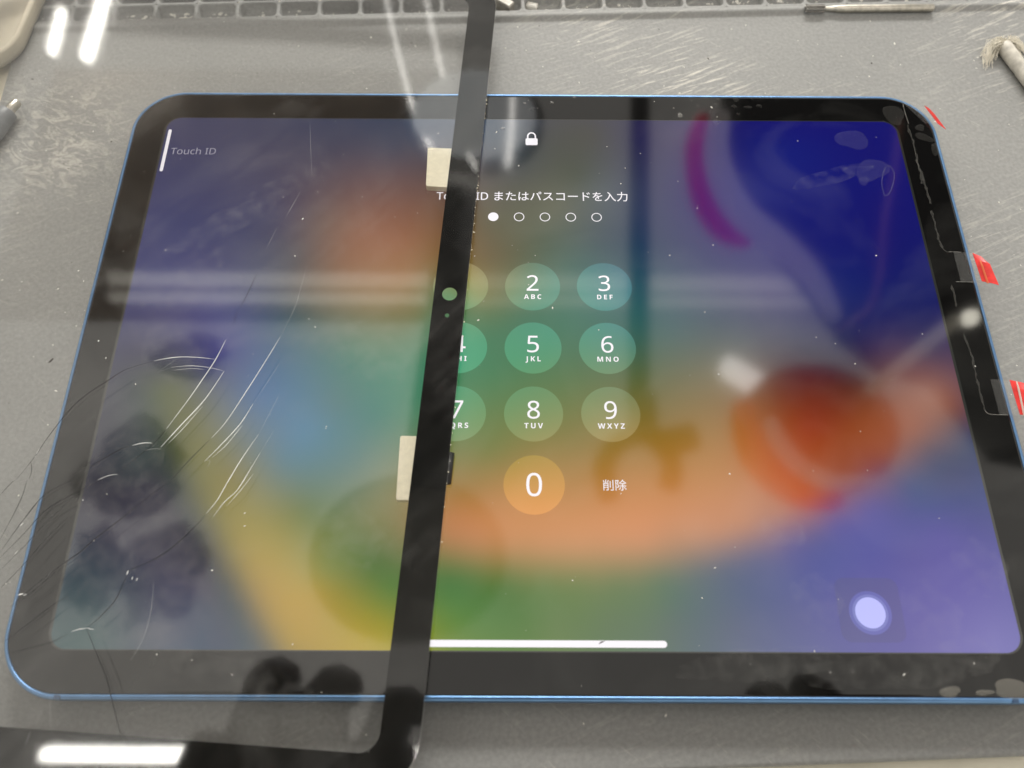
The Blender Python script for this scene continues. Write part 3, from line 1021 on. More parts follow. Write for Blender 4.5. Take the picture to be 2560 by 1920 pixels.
# film edges: two hairlines crossing the bezel at each tab, plus the long wavy bead of trapped air
def wavy(pts, conv, w0, mt, name='air_bead', jit=.5):
    path = smoothpath([Vector((*at(*conv(*p), 7.14).xy, 7.14)) for p in pts], 10)
    vs_, fs = [], []
    n = len(path)
    for i, p in enumerate(path):
        d = (path[min(i + 1, n - 1)] - path[max(i - 1, 0)]).normalized()
        s = Vector((-d.y, d.x, 0))
        ww = w0 * (.35 + 1.3 * jit * abs(noise.noise(Vector((p.x * .9, p.y * .9, w0)))) * 2)
        p = p + s * noise.noise(Vector((p.y * .5, 3, 1))) * jit * .8
        vs_ += [tuple(p + s * ww), tuple(p + Vector((0, 0, .14 * min(1, w0 * 2)))), tuple(p - s * ww)]
    for i in range(n - 1):
        for k in range(2):
            fs.append((i * 3 + k, i * 3 + k + 1, i * 3 + k + 4, i * 3 + k + 3))
    return link(name, mesh(name, vs_, fs, True), mt, film)
AIRB = clear_film('air_edge', .05, (.8, .78, .72))
HAIR = clear_film('film_edge', .4, (.8, .78, .72))
wavy([(1495, 0), (1520, 60), (1560, 190), (1580, 260)], z5, .45, AIRB)
wavy([(1585, 300), (1610, 400), (1640, 500), (1670, 540), (1700, 543)], z5, .4, AIRB)
wavy([(1705, 740), (1720, 800), (1735, 870)], z5, .4, AIRB)
wavy([(1775, 1030), (1820, 1150), (1845, 1260), (1880, 1400), (1900, 1480)], z5, .38, AIRB)
wavy([(1900, 1480), (1930, 1505), (2040, 1510)], z5, .12, HAIR, 'film_edge', .1)
wavy([(1690, 543), (1760, 545)], z5, .12, HAIR, 'film_edge', .1)
wavy([(1730, 722), (1850, 724)], z5, .12, HAIR, 'film_edge', .1)
wavy([(1198, 870), (1215, 940), (1245, 1035)], z3b, .12, HAIR, 'film_edge', .1)
wavy([(1235, 1050), (1270, 1150), (1300, 1260), (1330, 1400), (1360, 1540)], z3b, .4, AIRB)
# flat blisters of air: irregular low domes
def blister(u, v, rx, ry, rot=0, mt=BUB, conv=None):
    if conv:
        u, v = conv(u, v)
    c = at(u, v, 7.1)
    vs_, fs = [], []
    n = 22
    ph = random.random() * 9
    for q, zz in ((1, 7.10), (.86, 7.2), (.5, 7.24)):
        for k in range(n):
            a = 2 * math.pi * k / n
            r_ = q * (1 + .16 * math.sin(2 * a + ph) + .1 * math.sin(3 * a + ph * 2))
            x, y = rx * r_ * math.cos(a), ry * r_ * math.sin(a)
            vs_.append((c.x + x * math.cos(rot) - y * math.sin(rot), c.y + x * math.sin(rot) + y * math.cos(rot), zz))
    vs_.append((c.x, c.y, 7.25))
    for q in range(2):
        for k in range(n):
            fs.append((q * n + k, q * n + (k + 1) % n, (q + 1) * n + (k + 1) % n, (q + 1) * n + k))
    for k in range(n):
        fs.append((2 * n + k, 2 * n + (k + 1) % n, 3 * n))
    return link('air_blister', mesh('air_blister', vs_, fs, True), mt, film)
for b in [(1330, 272, .9, .8),  (1792, 305, 1.2, 1.2),
          (1728, 252, .5, .5), (1745, 264, .6, .5), (1760, 245, .4, .5), (1795, 248, .6, .6), (1790, 260, .8, .5), (1840, 250, 1.0, .8), (1870, 268, 1.2, .6), (1898, 265, .8, .7), (1835, 266, .8, .8), (1845, 285, .5, .5), (1880, 248, .4, .4),
          (2131, 349, 4.6, 4.0, .3), (2125, 425, 2.2, 1.6), (2180, 425, 4.8, 4.2, .5), (2160, 452, 1.6, 1.6)]:
    blister(*b)
DOT = clear_film('bright_air_dot', .16, (.8, .78, .74))
for b in [(1380, 256, .5, .5), (1312, 258, .45, .45), (1436, 243, .5, .45), (1700, 288, .9, .8), (1256, 321, .6, .5)]:
    blister(*b, mt=DOT)
for b in [(1120, 960, 3.0, 4.2, .6), (1340, 1070, 1.6, 1.2), (1375, 1150, 2.6, 1.6, -.6), (1470, 1250, 1.2, 2.6)]:
    blister(*b, conv=z3b)
RIMB = clear_film('blister_rim', .12, (.8, .76, .72))
wavy([(1300, 190), (1290, 130), (1310, 50), (1335, 35), (1360, 70), (1362, 120), (1340, 190), (1310, 212), (1300, 190)], z5, .16, RIMB, 'film_edge', .15)
# wet smear of bright residue near the second tab and at the bottom right
def z8(x, y): return (x / 2.023 + 1700, y / 2.023 + 1100)
PALE = clear_film('pale_residue', .14, (.8, .76, .66))
for b in [(1365, 1275, 2.4, 1.2), (1540, 1278, 2.0, .7), (1690, 1262, 5.2, 1.9)]:
    blister(*b, conv=z8, mt=PALE)
# dust on the tablet glass and on the loose pane
def on_tab():
    return random.uniform(-20, 121), random.uniform(-87, 87), 7.09
g = grit('dust', 110, on_tab, .04, .22, DUSTW, flat=.3, parent=tab)
def on_pane():
    return random.uniform(-60, 78), random.uniform(-115, 115), .76
g = grit('dust', 190, on_pane, .04, .2, DUSTW, flat=.3, parent=loose)

# dark sliver across the home bar
P = [at(u, v, 7.1) for u, v in ((1496, 1611), (1502, 1604), (1514, 1602), (1503, 1608))]
link('dark_sliver', mesh('dark_sliver', [tuple(p) for p in P] + [tuple(p + Vector((0, 0, .06))) for p in P], [(0, 1, 2, 3), (4, 5, 6, 7), (0, 1, 5, 4), (1, 2, 6, 5), (2, 3, 7, 6), (3, 0, 4, 7)]), DUSTD, tab)
# greasy fingerprints: ridged film patches
def print_mat(name, op, scale=900):
    mt, nt, N, L, P = newmat(name)
    out = N['Material Output']
    tr = N.new('ShaderNodeBsdfTransparent')
    P.inputs['Base Color'].default_value = (.75, .74, .70, 1)
    P.inputs['Roughness'].default_value = .5
    tc = N.new('ShaderNodeTexCoord')
    wv = N.new('ShaderNodeTexWave')
    wv.wave_type = 'RINGS'
    wv.inputs['Scale'].default_value = scale
    wv.inputs['Distortion'].default_value = 6
    wv.inputs['Detail'].default_value = 3
    wv.inputs['Detail Scale'].default_value = .6
    L.new(tc.outputs['Object'], wv.inputs['Vector'])
    nz = N.new('ShaderNodeTexNoise')
    nz.inputs['Scale'].default_value = 260
    nz.inputs['Detail'].default_value = 5
    L.new(tc.outputs['Object'], nz.inputs['Vector'])
    r = N.new('ShaderNodeMapRange')
    r.inputs['From Min'].default_value = .42
    r.inputs['From Max'].default_value = .66
    r.inputs['To Max'].default_value = op
    L.new(nz.outputs['Fac'], r.inputs['Value'])
    m_ = N.new('ShaderNodeMath')
    m_.operation = 'MULTIPLY'
    L.new(r.outputs[0], m_.inputs[0])
    w2 = N.new('ShaderNodeMapRange')
    w2.inputs['To Min'].default_value = .45
    w2.inputs['To Max'].default_value = 1
    L.new(wv.outputs['Fac'], w2.inputs['Value'])
    L.new(w2.outputs[0], m_.inputs[1])
    mx = N.new('ShaderNodeMixShader')
    L.new(m_.outputs[0], mx.inputs[0])
    L.new(tr.outputs[0], mx.inputs[1])
    L.new(P.outputs[0], mx.inputs[2])
    L.new(mx.outputs[0], out.inputs['Surface'])
    return mt
PRT = print_mat('finger_grease', .045)
def fingerprint(u, v, rx, ry, rot, on_loose):
    c = loc(u, v, LZ + .77) if on_loose else at(u, v, 7.1)
    n = 26
    ph = random.random() * 9
    pts = []
    for q, zz in ((1, 0), (.6, .012)):
        for k in range(n):
            a = 2 * math.pi * k / n
            r_ = q * (1 + .12 * math.sin(2 * a + ph) + .08 * math.sin(5 * a + ph * 2))
            x, y = rx * r_ * math.cos(a), ry * r_ * math.sin(a)
            pts.append((x * math.cos(rot) - y * math.sin(rot), x * math.sin(rot) + y * math.cos(rot), zz))
    pts.append((0, 0, .014))
    fs = [(k, (k + 1) % n, n + (k + 1) % n, n + k) for k in range(n)] + [(n + k, n + (k + 1) % n, 2 * n) for k in range(n)]
    o = link('fingerprint', mesh('fingerprint', pts, fs, True), PRT, loose if on_loose else tab)
    o.location = c * MM
for a in [(430, 880, 7, 10, .5, 1), (300, 1190, 9, 13, -.4, 1), (420, 1400, 8, 12, .3, 1), (235, 1440, 8, 12, .1, 1), (480, 700, 4, 13, -.6, 1), (560, 560, 5, 16, -.9, 1), (700, 470, 4, 15, -.9, 1), (860, 860, 5, 7, .4, 1), (960, 900, 6, 9, .8, 1), (350, 1560, 9, 7, .2, 1), (600, 1690, 16, 4, -.2, 1), (880, 1330, 7, 10, .6, 1),
          (2330, 1530, 7, 8, -.6, 0), (2450, 1420, 6, 8, .4, 0), (2040, 1500, 7, 6, .2, 0), (1950, 1330, 6, 4, 0, 0), (2420, 1640, 9, 4, .2, 0), (2230, 1680, 22, 4, 0, 0), (1900, 1660, 18, 4, .1, 0), (2080, 440, 12, 3, .3, 0)]:
    fingerprint(*a)
# ------------------------------------------------------------------ small things around
# driver bit lying by the ridge
A, B = at(2012, 24, 1.2), at(2333, 20, 1.4)
bit = tag(empty('driver_bit', (A.x, A.y, 0)), 'thin steel rotary bit with fluted head lying by the mat ridge at upper right', 'bit')
bit.location = (0, 0, 0)
d = (B - A).normalized()
path = [A + d * s for s in (6.6, 7.5, 8.5, 11, 14, 30, (B - A).length - .3, (B - A).length)]
path = [Vector((p.x, p.y, 1.45)) for p in path]
link('shank', fixn(mesh('shank', *tube(path, [.75, .75, .8, 1.1, 1.25, 1.25, 1.25, 1.05], 20), True)), STEEL, bit)
lps = []
side = Vector((-d.y, d.x, 0))
for s, k in ((0, .8), (.3, 1), (6.4, 1), (6.7, .7)):
    c = Vector((A.x, A.y, 1.45)) + d * s
    l = []
    for q in range(40):
        a = 2 * math.pi * q / 40
        r_ = k * 1.45 * (1 if (q % 5) in (0, 1, 2) else .72)
        l.append(tuple(c + side * (r_ * math.cos(a)) + Vector((0, 0, r_ * math.sin(a)))))
    lps.append(l)
link('fluted_head', fixn(mesh('fluted_head', *loft(lps))), STEELD, bit)

# frayed swab at the right edge
A, B = at(2508, 112, 2.4), at(2585, 215, 2.4)
sw = tag(empty('frayed_brush', (0, 0, 0)), 'scuffed white stick with a frayed cotton tuft at the upper right edge', 'brush')
d = (B - A).normalized()
path = [Vector((A.x, A.y, 2.3)) + d * s for s in (0, .6, 3, 10, 11, 12, 30)]
link('stick', fixn(mesh('stick', *tube(path, [2.0, 2.25, 2.3, 2.3, 2.15, 2.3, 2.3], 20), True)), STICK, sw)
parts = []
for k in range(260):
    a = random.uniform(0, 2 * math.pi)
    s0 = Vector((A.x, A.y, 2.3)) + d * random.uniform(0, 1.2) + Vector((-d.y, d.x, 0)) * (1.5 * math.cos(a)) + Vector((0, 0, 1.5 * math.sin(a)))
    side = random.choice((-1, 1, 1))
    spread = Vector((-d.y, d.x, 0)) * (random.uniform(.15, 1.0) * (-1 if random.random() < .55 else 1))
    ln = random.uniform(6, 13.0)
    out_ = (-d * random.uniform(.15, .75) + spread).normalized()
    pts = [s0]
    for i in range(1, 6):
        t_ = i / 5
        bend = d * (ln * .75 * t_ ** 2.2) * random.uniform(.6, 1.0)
        p = s0 + out_ * ln * t_ * (1 - .25 * t_) + bend + Vector((random.gauss(0, .18), random.gauss(0, .18), 0))
        p.z = max(.15, s0.z + (1.2 * math.sin(math.pi * t_)) * random.uniform(.2, 1) - s0.z * .85 * t_ ** 2)
        pts.append(p)
    parts.append(tube(pts, .085, 3))
o = link('cotton_tuft', mesh('cotton_tuft', *merge(parts)), COTTON, sw)

# driver tip at the left edge
A, B = at(46, 256, 3.2), at(-40, 352, 3.2)
dv = tag(empty('screwdriver', (0, 0, 0)), 'grey screwdriver with pale steel tip poking in at the left edge', 'screwdriver')
d = (B - A).normalized()
C0 = Vector((A.x, A.y, 3.6))
path = [C0 + d * s for s in (0, .25, 4.6, 5.0)]
link('tip', fixn(mesh('tip', *tube(path, [1.2, 1.45, 1.5, 1.5], 18), True)), STEEL, dv)
path = [C0 + d * s for s in (4.4, 4.5, 4.8, 8, 12, 40)]
link('collar', fixn(mesh('collar', *tube(path, [1.5, 2.5, 2.8, 3.1, 3.5, 3.6], 22), True)), GREYPL, dv)

# cream tray, only its lower right corner is in view
dish = tag(empty('plastic_tray', (0, 0, 0)), 'cream plastic tray with raised rim at the upper left corner', 'tray')
c0 = at(28, 175, 2)
hw, hh = 45, 40
ccx, ccy = c0.x + 1.0 - hw, c0.y + hh - 1.5
rot = math.radians(-4)
def tr(p):
    dx, dy = p[0] - c0.x, p[1] - c0.y
    return (c0.x + dx * math.cos(rot) - dy * math.sin(rot), c0.y + dx * math.sin(rot) + dy * math.cos(rot))
lps = []
for ins, z in ((3.2, .05), (.8, .6), (.1, 2.5), (0, 5.2), (.3, 5.8), (1.2, 6.0), (2.0, 5.6), (2.6, 4.2), (4.5, 2.6), (6.5, 2.2), (7.4, 2.0)):
    lps.append([(*tr(p), z) for p in rrect(hw - ins, hh - ins, 14 - ins, 10, ccx, ccy)])
link('bowl', fixn(mesh('bowl', *loft(lps), True)), DISH, dish)

# metal block lying in a pocket at the top
c = at(1262, 2, 1.5)
blk = tag(empty('metal_block', (0, 0, 0)), 'small silver metal block lying in a mat pocket at the top', 'metal part')
lps = []
for ins, z in ((0, -1.9), (0, 1.6), (.35, 2.0)):
    l = []
    for x, y in rrect(5.2 - ins, 1.6 - ins, .3, 2):
        a = math.radians(-38)
        l.append((c.x - 1.6 + x * math.cos(a) - y * math.sin(a), c.y + 1.0 + x * math.sin(a) + y * math.cos(a), z))
    lps.append(l)
link('block', fixn(mesh('block', *loft(lps))), plain('dull_metal', (.42, .40, .36), .55, .6, noise_amt=.2), blk)
c = at(1330, 12, -1)
lps = []
for ins, z in ((0, -1.95), (.1, -.9), (.6, -.5)):
    lps.append([(c.x + (x * .9 + y * .3), c.y + (y - x * .25), z) for x, y in rrect(2.2 - ins, 1.2 - ins, .35, 2)])
flk = link('plastic_flake', fixn(mesh('plastic_flake', *loft(lps))), DUSTW)
tag(flk, 'pale plastic flake in the mat pocket beside the metal block', 'flake')

# ------------------------------------------------------------------ lamps, things and added glows over the bench (seen as reflections in the glass)
LAMP = emit('lit_tube', (1.0, .97, .90), 30, True)
def glow_tube(p0, p1, r, label, mt=LAMP, group=None):
    p0, p1 = Vector(p0), Vector(p1)
    L_ = (p1 - p0).length
    d = (p1 - p0).normalized()
    root = tag(empty('glow_tube', tuple((p0 + p1) / 2)), label, 'lamp')
    c = (p0 + p1) / 2
    rel = lambda s: p0 + d * s - c
    link('tube', fixn(mesh('tube', *tube([rel(s) for s in (1, 2, 5, L_ - 5, L_ - 2, L_ - 1)], [r * .85, r * .97, r, r, r * .97, r * .85], 20), True)), mt, root)
    for s0, s1 in ((0, 3), (L_ - 3, L_)):
        link('end_cap', fixn(mesh('end_cap', *tube([rel(s0), rel(s1)], r * .4, 16))), STEEL, root)
    return root
a0 = mirrored(215, 147, LZ + .7, 1000)
glow_tube((a0.x, a0.y, a0.z), (a0.x - 2, a0.y + 1180, a0.z), 11, 'long lit tube lamp whose white streak is reflected at upper left')
a1, a2 = mirrored(128, 132, LZ + .7, 1000), mirrored(156, 25, LZ + .7, 1000)
glow_tube(a1, a2, 8, 'short lit tube lamp reflected as the leftmost white streak')
a1 = mirrored(105, 1885, LZ + .7, 1000)
glow_tube(a1, (a1.x + 1200, a1.y - 6, a1.z), 9.5, 'lit tube lamp overhead, reflected in the black border at lower left')

SOFT2 = emit('faint_band_glow', (1, .92, .76), .5)
SOFT = emit('dim_band_glow', (1, .95, .82), 1.05)
for v_, r_, lb in ((706, 13, 'upper'), (752, 10, 'lower')):  # glowing strips added to make the two pale reflected bands
    c = mirrored(1300, v_, TOP, 1090)
    xm = mirrored(1135, v_, LZ, 1090).x
    glow_tube((mirrored(275, v_, LZ, 1090).x, c.y, c.z), (xm, c.y, c.z), r_, 'faint glowing strip added to reflect as the %s pale band on the loose glass' % lb, SOFT2)
    glow_tube((xm + 2, c.y, c.z), (c.x + 1100, c.y, c.z), r_, 'glowing strip added to reflect as the %s pale band right of the black border' % lb, SOFT)

# round metal lamp shade, given an added glow
c = mirrored(1185, 285, TOP, 600)
SHADEGLOW = emit('shade_glow', (.86, .93, 1.0), .95)
bl = tag(empty('round_lamp_shade', tuple(c)), 'round metal lamp shade, made to glow, reflected behind the padlock symbol', 'lamp')
lps = []
for r_, z in ((20, -14), (55, -11), (74, -4), (80, 4), (80, 8)):
    lps.append([(r_ * math.cos(a * math.pi / 20), r_ * .86 * math.sin(a * math.pi / 20), z) for a in range(40)])
link('bowl', fixn(mesh('bowl', *loft(lps), True)), SHADEGLOW, bl)
lps = [[(r_ * math.cos(a * math.pi / 20), r_ * .86 * math.sin(a * math.pi / 20), z) for a in range(40)] for r_, z in ((90, 8.5), (90, 30))]
link('shade', fixn(mesh('shade', *loft(lps), False)), plain('grey_shade', (.10, .10, .10), .7), bl)

# twisted white cords, given an added glow
CORD = emit('cord_glow', (1, .97, .92), 6.5)
def cord(name, pts, h, r, label, zp=LZ + .7):
    path = smoothpath([mirrored(u, v, zp, h) for u, v in pts], 10)
    P = []
    for ph in (0, math.pi):
        q = []
        for i, p in enumerate(path):
            d = (path[min(i + 1, len(path) - 1)] - path[max(i - 1, 0)]).normalized()
            a = d.cross(Vector((0, 0, 1))).normalized()
            b = a.cross(d)
            th = i * 1.1 + ph
            q.append(p + (a * math.cos(th) + b * math.sin(th)) * r)
        P.append(tube(q, r, 8))
    me = fixn(mesh(name, *merge(P), True))
    o = link(name, me, CORD)
    tag(o, label, 'rope light')  # white cords made to glow
cord('glowing_cord', [(958, -40), (975, 40), (1000, 150), (1030, 260), (1060, 335), (1078, 366)], 600, 1.5, 'thin twisted white cord, made to glow, reflected left of the pale plate')
cord('glowing_cord', [(1060, -40), (1078, 60), (1105, 180), (1135, 290), (1165, 370), (1192, 422)], 600, 1.5, 'thin twisted white cord, made to glow, reflected on the black border')
cord('glowing_cord', [(1282, 230), (1280, 300), (1274, 380), (1268, 415)], 520, 2.0, 'short white cord, made to glow, reflected beside the padlock symbol', TOP)

# black strap with pliers
me = mesh('strap', *merge([boxvf((0, 0, 0), (1, 1, 1))]))
a, b = mirrored(1600, 235, TOP, 1000), mirrored(1596, 985, TOP, 1000)
pl = tag(empty('hanging_pliers', tuple(b)), 'dark strap and pliers hanging overhead, reflected between the keypad and the right side', 'pliers')
link('strap', fixn(mesh('strap', *tube([a - b, (a - b) * .5, Vector((0, 0, 0))], [19, 19, 18], 12))), DARK, pl)
HANDLE = plain('dark_handle', (.012, .01, .01), .8)
def arc(pts, r, nm):
    q = smoothpath([mirrored(u, v, TOP, 1000) - b for u, v in pts], 6)
    link(nm, fixn(mesh(nm, *tube(q, r, 10), True)), HANDLE, pl)
arc([(1600, 990), (1610, 1050), (1600, 1090)], [24] * 13, 'joint')
arc([(1610, 1080), (1545, 1110), (1510, 1170), (1525, 1250)], 17, 'handle')
arc([(1610, 1080), (1660, 1120), (1680, 1170), (1672, 1220)], 17, 'handle')
arc([(1640, 1110), (1700, 1100), (1735, 1090)], 24, 'jaw')

# round dark magnifier lamp head with an added arm
c = mirrored(1020, 1390, TOP, 1000)
mg = tag(empty('magnifier_lamp', tuple(c)), 'round dark magnifier head with an arm added to darken the black border by reflection', 'magnifier')
link('head', fixn(mesh('head', *loft([[(r_ * math.cos(a * math.pi / 24), r_ * .86 * math.sin(a * math.pi / 24), z) for a in range(48)] for r_, z in ((140, -6), (148, 0), (148, 24), (120, 40))]), True)), plain('grey_head', (.22, .22, .21), .6), mg)
q = [mirrored(u, v, LZ, 1010) - c for u, v in ((1062, 1230), (1079, 1073), (1112, 800), (1147, 490))]
link('added_arm', fixn(mesh('added_arm', *tube(q, [38, 38, 36, 34], 14), True)), DARK, mg)  # laid along the border to darken its reflection

# dark blobs added overhead on the left to darken the glass by reflection
BLOB = plain('dark_grey_blob', (.32, .32, .33), .9)
def blob(u, v, rx, ry, rot, label):
    c = mirrored(u, v, LZ, 1000)
    bm_ = bmesh.new()
    bmesh.ops.create_icosphere(bm_, subdivisions=4, radius=1)
    for q in bm_.verts:
        k = 1 + .6 * noise.noise(q.co * 1.5 + Vector((u, v, 0))) + .3 * noise.noise(q.co * 3.5 + Vector((v, u, 0)))
        x, y = q.co.x * rx * k * .64, q.co.y * ry * k * .64
        q.co = Vector((x * math.cos(rot) - y * math.sin(rot), x * math.sin(rot) + y * math.cos(rot), q.co.z * 18)) * MM
    me_ = bpy.data.meshes.new('blob')
    bm_.to_mesh(me_)
    bm_.free()
    for p_ in me_.polygons:
        p_.use_smooth = True
    o = link('dark_blob', me_, BLOB)
    o.location = c * MM
    tag(o, label, 'blob', 'dark blobs added overhead')
blob(470, 890, 85, 52, .1, 'small dark blob added overhead, reflected behind the bright arc of cracks')
blob(330, 1180, 118, 100, .5, 'large dark blob added overhead, reflected left of the tan band')
blob(405, 1430, 85, 98, -.4, 'dark blob added overhead, reflected just above the lower left corner cracks')
blob(240, 1425, 62, 90, .2, 'leftmost dark blob added overhead, reflected near the lower left screen corner')

# wooden shelf added overhead at the back left to darken the reflection
WOOD = plain('added_shelf_brown', (.20, .155, .12), .6, noise_amt=.25, scale=12)
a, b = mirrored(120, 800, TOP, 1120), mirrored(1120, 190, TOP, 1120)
shl = link('added_shelf', mesh('added_shelf', *boxvf(((a.x + b.x) / 2 - 60, (a.y + b.y) / 2, a.z), (abs(b.x - a.x) + 120, abs(b.y - a.y), 18))), WOOD)
tag(shl, 'brown wooden shelf added overhead, darkening the upper left glass by reflection', 'shelf')

# unseen dark shape overhead on the right, outlined to darken the reflection
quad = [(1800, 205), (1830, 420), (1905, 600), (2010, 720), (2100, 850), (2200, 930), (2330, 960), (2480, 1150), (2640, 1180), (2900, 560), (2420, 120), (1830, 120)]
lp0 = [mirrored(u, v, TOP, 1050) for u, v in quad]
brd = link('dark_shape', fixn(mesh('dark_shape', *loft([[tuple(p) for p in lp0], [tuple(p + Vector((0, 0, 12))) for p in lp0]]))), DARK)
tag(brd, 'dark shape added overhead, darkening the upper right of the screen by reflection', 'shape')

def roll(c, R, wdt, tilt, mt, label, rr=.82, elx=1.0):
    lps = []
    Mx = Matrix.Rotation(tilt[0], 3, 'X') @ Matrix.Rotation(tilt[1], 3, 'Y')
    for r_, z in ((R * rr, -wdt), (R, -wdt), (R, wdt), (R * rr, wdt)):
        lps.append([tuple(Mx @ Vector((r_ * elx * math.cos(a * math.pi / 24), r_ * math.sin(a * math.pi / 24), z))) for a in range(48)])
    o = link('tape_roll', fixn(mesh('tape_roll', *loft(lps, close=True), True)), mt)
    o.location = c * MM
    tag(o, label, 'tape roll')
    return o
PINK = translucent('pink_film', (.98, .06, .34), .7)
REDT = translucent('red_film', (.98, .10, .04), .7)
CLRT = translucent('clear_roll', (.85, .82, .85), .6)
def loop(name, pts, h, r, mt, label, cat):
    q = smoothpath([mirrored(u, v, TOP, h) for u, v in pts], 8)
    n = len(q)
    rad = [r * (.35 + .65 * math.sin(math.pi * min(1, (.12 + .88 * i / (n - 1)))) ** .6) for i in range(n)]
    tag(link(name, fixn(mesh(name, *tube(q, rad, 14), True)), mt), label, cat)
loop('curved_handle', [(1758, 300), (1745, 360), (1750, 440), (1772, 520), (1812, 578), (1880, 604)], 700, 19, PINK, 'magenta curved plastic handle overhead, reflected at the upper right of the screen', 'handle')
loop('clear_hose', [(1800, 290), (1790, 380), (1815, 470), (1865, 545), (1950, 610), (2030, 690), (2090, 800)], 470, 15, CLRT, 'clear plastic hose overhead, reflected beside the magenta handle', 'hose')
loop('curved_handle', [(1858, 1010), (1866, 1080), (1900, 1155), (1965, 1215), (2040, 1245), (2105, 1252)], 740, 20, REDT, 'red curved plastic handle overhead, reflected right of the delete word', 'handle')
c = mirrored(2050, 1065, TOP, 780)
lid = tag(empty('red_lid', tuple(c)), 'round red translucent lid overhead, reflected inside the red handle', 'lid')
RL = 180 * ((CP.z + 780) / .86) / FPX
lps = [[(r_ * RL * math.cos(a * math.pi / 24), r_ * RL * .86 * math.sin(a * math.pi / 24), z) for a in range(48)] for r_, z in ((.3, 0), (.86, -3), (.97, -6), (1, 0), (1, 14), (.95, 14), (.9, 4), (.3, 4))]
link('dome', fixn(mesh('dome', *loft(lps), True)), translucent('red_lid', (.62, .24, .18), .6), lid)
loop('clear_hose', [(1925, 1050), (1950, 1110), (2000, 1165), (2080, 1205), (2190, 1195)], 440, 8, CLRT, 'short clear hose overhead, reflected inside the red handle', 'hose')
loop('copper_cable', [(2250, 300), (2235, 430), (2210, 560), (2200, 680), (2170, 770), (2085, 830)], 450, 3, translucent('salmon_cable', (.5, .26, .2), .5), 'thin salmon cable overhead, reflected down the right of the screen', 'cable')
# white clip with an added glow, and cotton rod
WHT = emit('clip_glow', (1, .97, .95), 3.6)
c = mirrored(1858, 942, TOP, 1000)
clp = link('glow_spot', fixn(mesh('glow_spot', *loft([[(x + y * .4, y - x * .7, z) for x, y in rrect(34, 17, 14, 6)] for z in (-9, 9)]))), WHT)
clp.location = c * MM
c2 = mirrored(1975, 985, TOP, 1000)
g2 = link('glow_spot', fixn(mesh('glow_spot', *loft([[(x + y * .3, y + x * .3, z) for x, y in rrect(15, 22, 10, 6)] for z in (-8, 8)]))), emit('glare_glow', (1, .95, .92), 1.9))  # glare made by an added glowing shape
g2.location = c2 * MM
tag(g2, 'dimmer glowing shape added overhead for glare, reflected right of the white blur', 'lamp')
tag(clp, 'white clip overhead, made to glow, reflected as a white blur above the red handle', 'lamp')
a, b = mirrored(2175, 978, TOP, 500), mirrored(2390, 800, TOP, 500)
rd = link('white_rod', fixn(mesh('white_rod', *tube([a, a.lerp(b, .45), a.lerp(b, .5), b], [6, 6, 6, 7], 12), True)), translucent('pale_rod', (.9, .87, .8), .5))
tag(rd, 'pale rod overhead, reflected as a slanting streak near the right edge', 'rod')
c = mirrored(2425, 795, TOP, 500)
BULB = emit('lit_bulb', (1, .95, .8), 9)
lb = link('small_bulb', fixn(mesh('small_bulb', *loft([[(r_ * math.cos(a * math.pi / 10), r_ * math.sin(a * math.pi / 10), z) for a in range(20)] for r_, z in ((2, -9), (6, -7), (8.5, 0), (6, 7), (2, 9))]), True)), BULB)
lb.location = c * MM
tag(lb, 'small lit bulb reflected as a bright spot on the right border', 'bulb')

# phone and hands taking the picture, just behind the lens: they shade the mat and darken the glass by reflection
PHONE = plain('phone_black', (.015, .015, .017), .3)
root = tag(empty('phone', tuple(CP)), 'dark phone taking the picture, reflected as shade along the bottom border', 'phone')
def cf(x, y, z):
    """camera frame (right, up, back) to millimetres relative to the lens"""
    return RX * x - DN * y - FW * z
lps = [[tuple(cf(x, y, z)) for x, y in rrect(73.5 - i, 36 - i, 10 - i, 6, 56, -21)] for i, z in ((1, 3.5), (0, 4.5), (0, 10.5), (1, 11.5))]
link('body', fixn(mesh('body', *loft(lps), True)), PHONE, root)
link('lens_ring', fixn(mesh('lens_ring', *loft([[tuple(cf(7 * math.cos(a * math.pi / 12) * k, 7 * math.sin(a * math.pi / 12) * k, z)) for a in range(24)] for k, z in ((1, 3.45), (1, 1.2), (.8, 1.2), (.8, 3.4))], close=True))), STEELD, root)
SKIN = plain('dark_silhouette', (.035, .028, .024), .5, noise_amt=.1, scale=60)  # hands and clothes darkened to read as a silhouette
def hand(name, chains, label):
    vs_, es, rs = [], [], []
    def add(p, r):
        vs_.append(tuple((CP + cf(*p)) * MM))
        rs.append(r * MM)
        return len(vs_) - 1
    ids = {}
    for ch in chains:
        prev = None
        for key, p, r in ch:
            if key in ids:
                i = ids[key]
            else:
                i = add(p, r)
                ids[key] = i
            if prev is not None:
                es.append((prev, i))
            prev = i
    me = bpy.data.meshes.new(name)
    me.from_pydata(vs_, es, [])
    o = link(name, me, SKIN)
    sk = o.modifiers.new('skin', 'SKIN')
    sk.use_smooth_shade = True
    for i, v in enumerate(me.skin_vertices[0].data):
        v.radius = (rs[i], rs[i])
        v.use_root = (i == 0)
    ss = o.modifiers.new('sub', 'SUBSURF')
    ss.levels = ss.render_levels = 1
    tag(o, label, 'person')
    return o
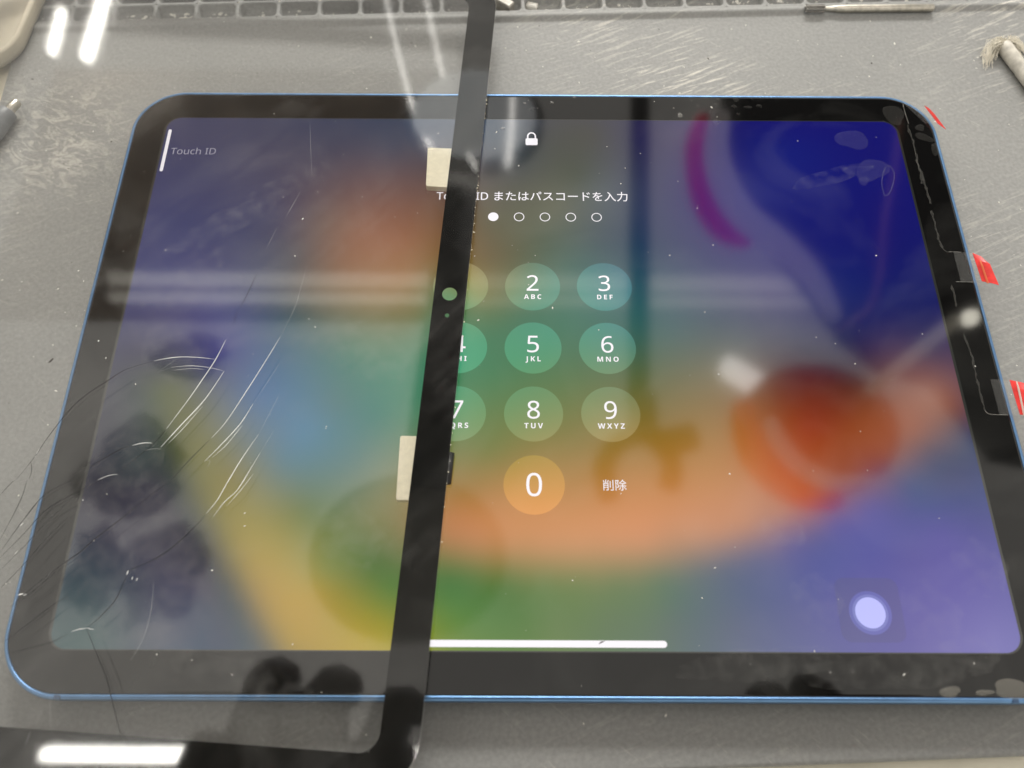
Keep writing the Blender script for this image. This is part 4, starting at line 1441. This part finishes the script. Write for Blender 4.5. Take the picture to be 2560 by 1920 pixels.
hand('person', [
    [('pel', (0, -520, 260), 150), ('che', (0, -330, 330), 140), ('nec', (0, -190, 360), 60), ('hea', (0, -110, 380), 85), ('top', (0, -60, 385), 60)],
    [('che', (0, -330, 330), 140), ('shl', (-190, -270, 330), 65), ('ell', (-260, -330, 170), 50), ('a', (-175, -190, 70), 36), ('b', (-140, -120, 40), 32), ('c', (-112, -62, 26), 38), ('d', (-100, -26, 18), 40)],
    [('d', (-100, -26, 18), 40), ('e', (-50, -32, 20), 30)],
    [('e', (-50, -32, 20), 30), ('i1', (-54, 2, 10), 15), ('i2', (-52, 18, 4), 13), ('i3', (-34, 10, 6), 10)],
    [('d', (-100, -26, 18), 40), ('m1', (-84, 10, 8), 17), ('m2', (-82, 25, 4), 15), ('m3', (-66, 20, 2), 11)],
    [('d', (-100, -26, 18), 40), ('r1', (-110, 12, 8), 18), ('r2', (-110, 29, 4), 17), ('r3', (-96, 24, 2), 11)],
    [('c', (-112, -62, 26), 38), ('p1', (-134, -26, 16), 14), ('p2', (-134, -8, 8), 13), ('p3', (-126, 2, 4), 10)],
    [('e', (-50, -32, 20), 30), ('t1', (-36, -42, 26), 13), ('t2', (-20, -38, 22), 11), ('t3', (-6, -34, 20), 9)],
    [('che', (0, -330, 330), 140), ('shr', (190, -270, 330), 65), ('elr', (275, -330, 170), 50), ('ra', (205, -200, 70), 34), ('rb', (178, -130, 42), 28), ('rc', (160, -70, 28), 29), ('rd', (148, -34, 22), 26)],
    [('rd', (148, -34, 22), 26), ('ri1', (136, 0, 10), 13), ('ri2', (124, 20, 3), 12), ('ri3', (108, 14, 4), 8)],
    [('rd', (148, -34, 22), 26), ('rm1', (154, 0, 10), 13), ('rm2', (144, 20, 3), 12), ('rm3', (130, 22, 0), 8)],
    [('rd', (148, -34, 22), 26), ('rr1', (166, -14, 12), 10), ('rr2', (162, 4, 6), 9), ('rr3', (150, 10, 2), 8)],
    [('rc', (160, -70, 28), 29), ('rp1', (176, -40, 16), 9), ('rp2', (174, -18, 8), 8), ('rp3', (164, -8, 4), 7)],
    [('rc', (160, -70, 28), 29), ('rt1', (134, -58, 28), 11), ('rt2', (116, -50, 24), 10), ('rt3', (100, -46, 20), 8)]],
    'person in dark clothes holding the phone, seen as finger shadows in the bottom border')
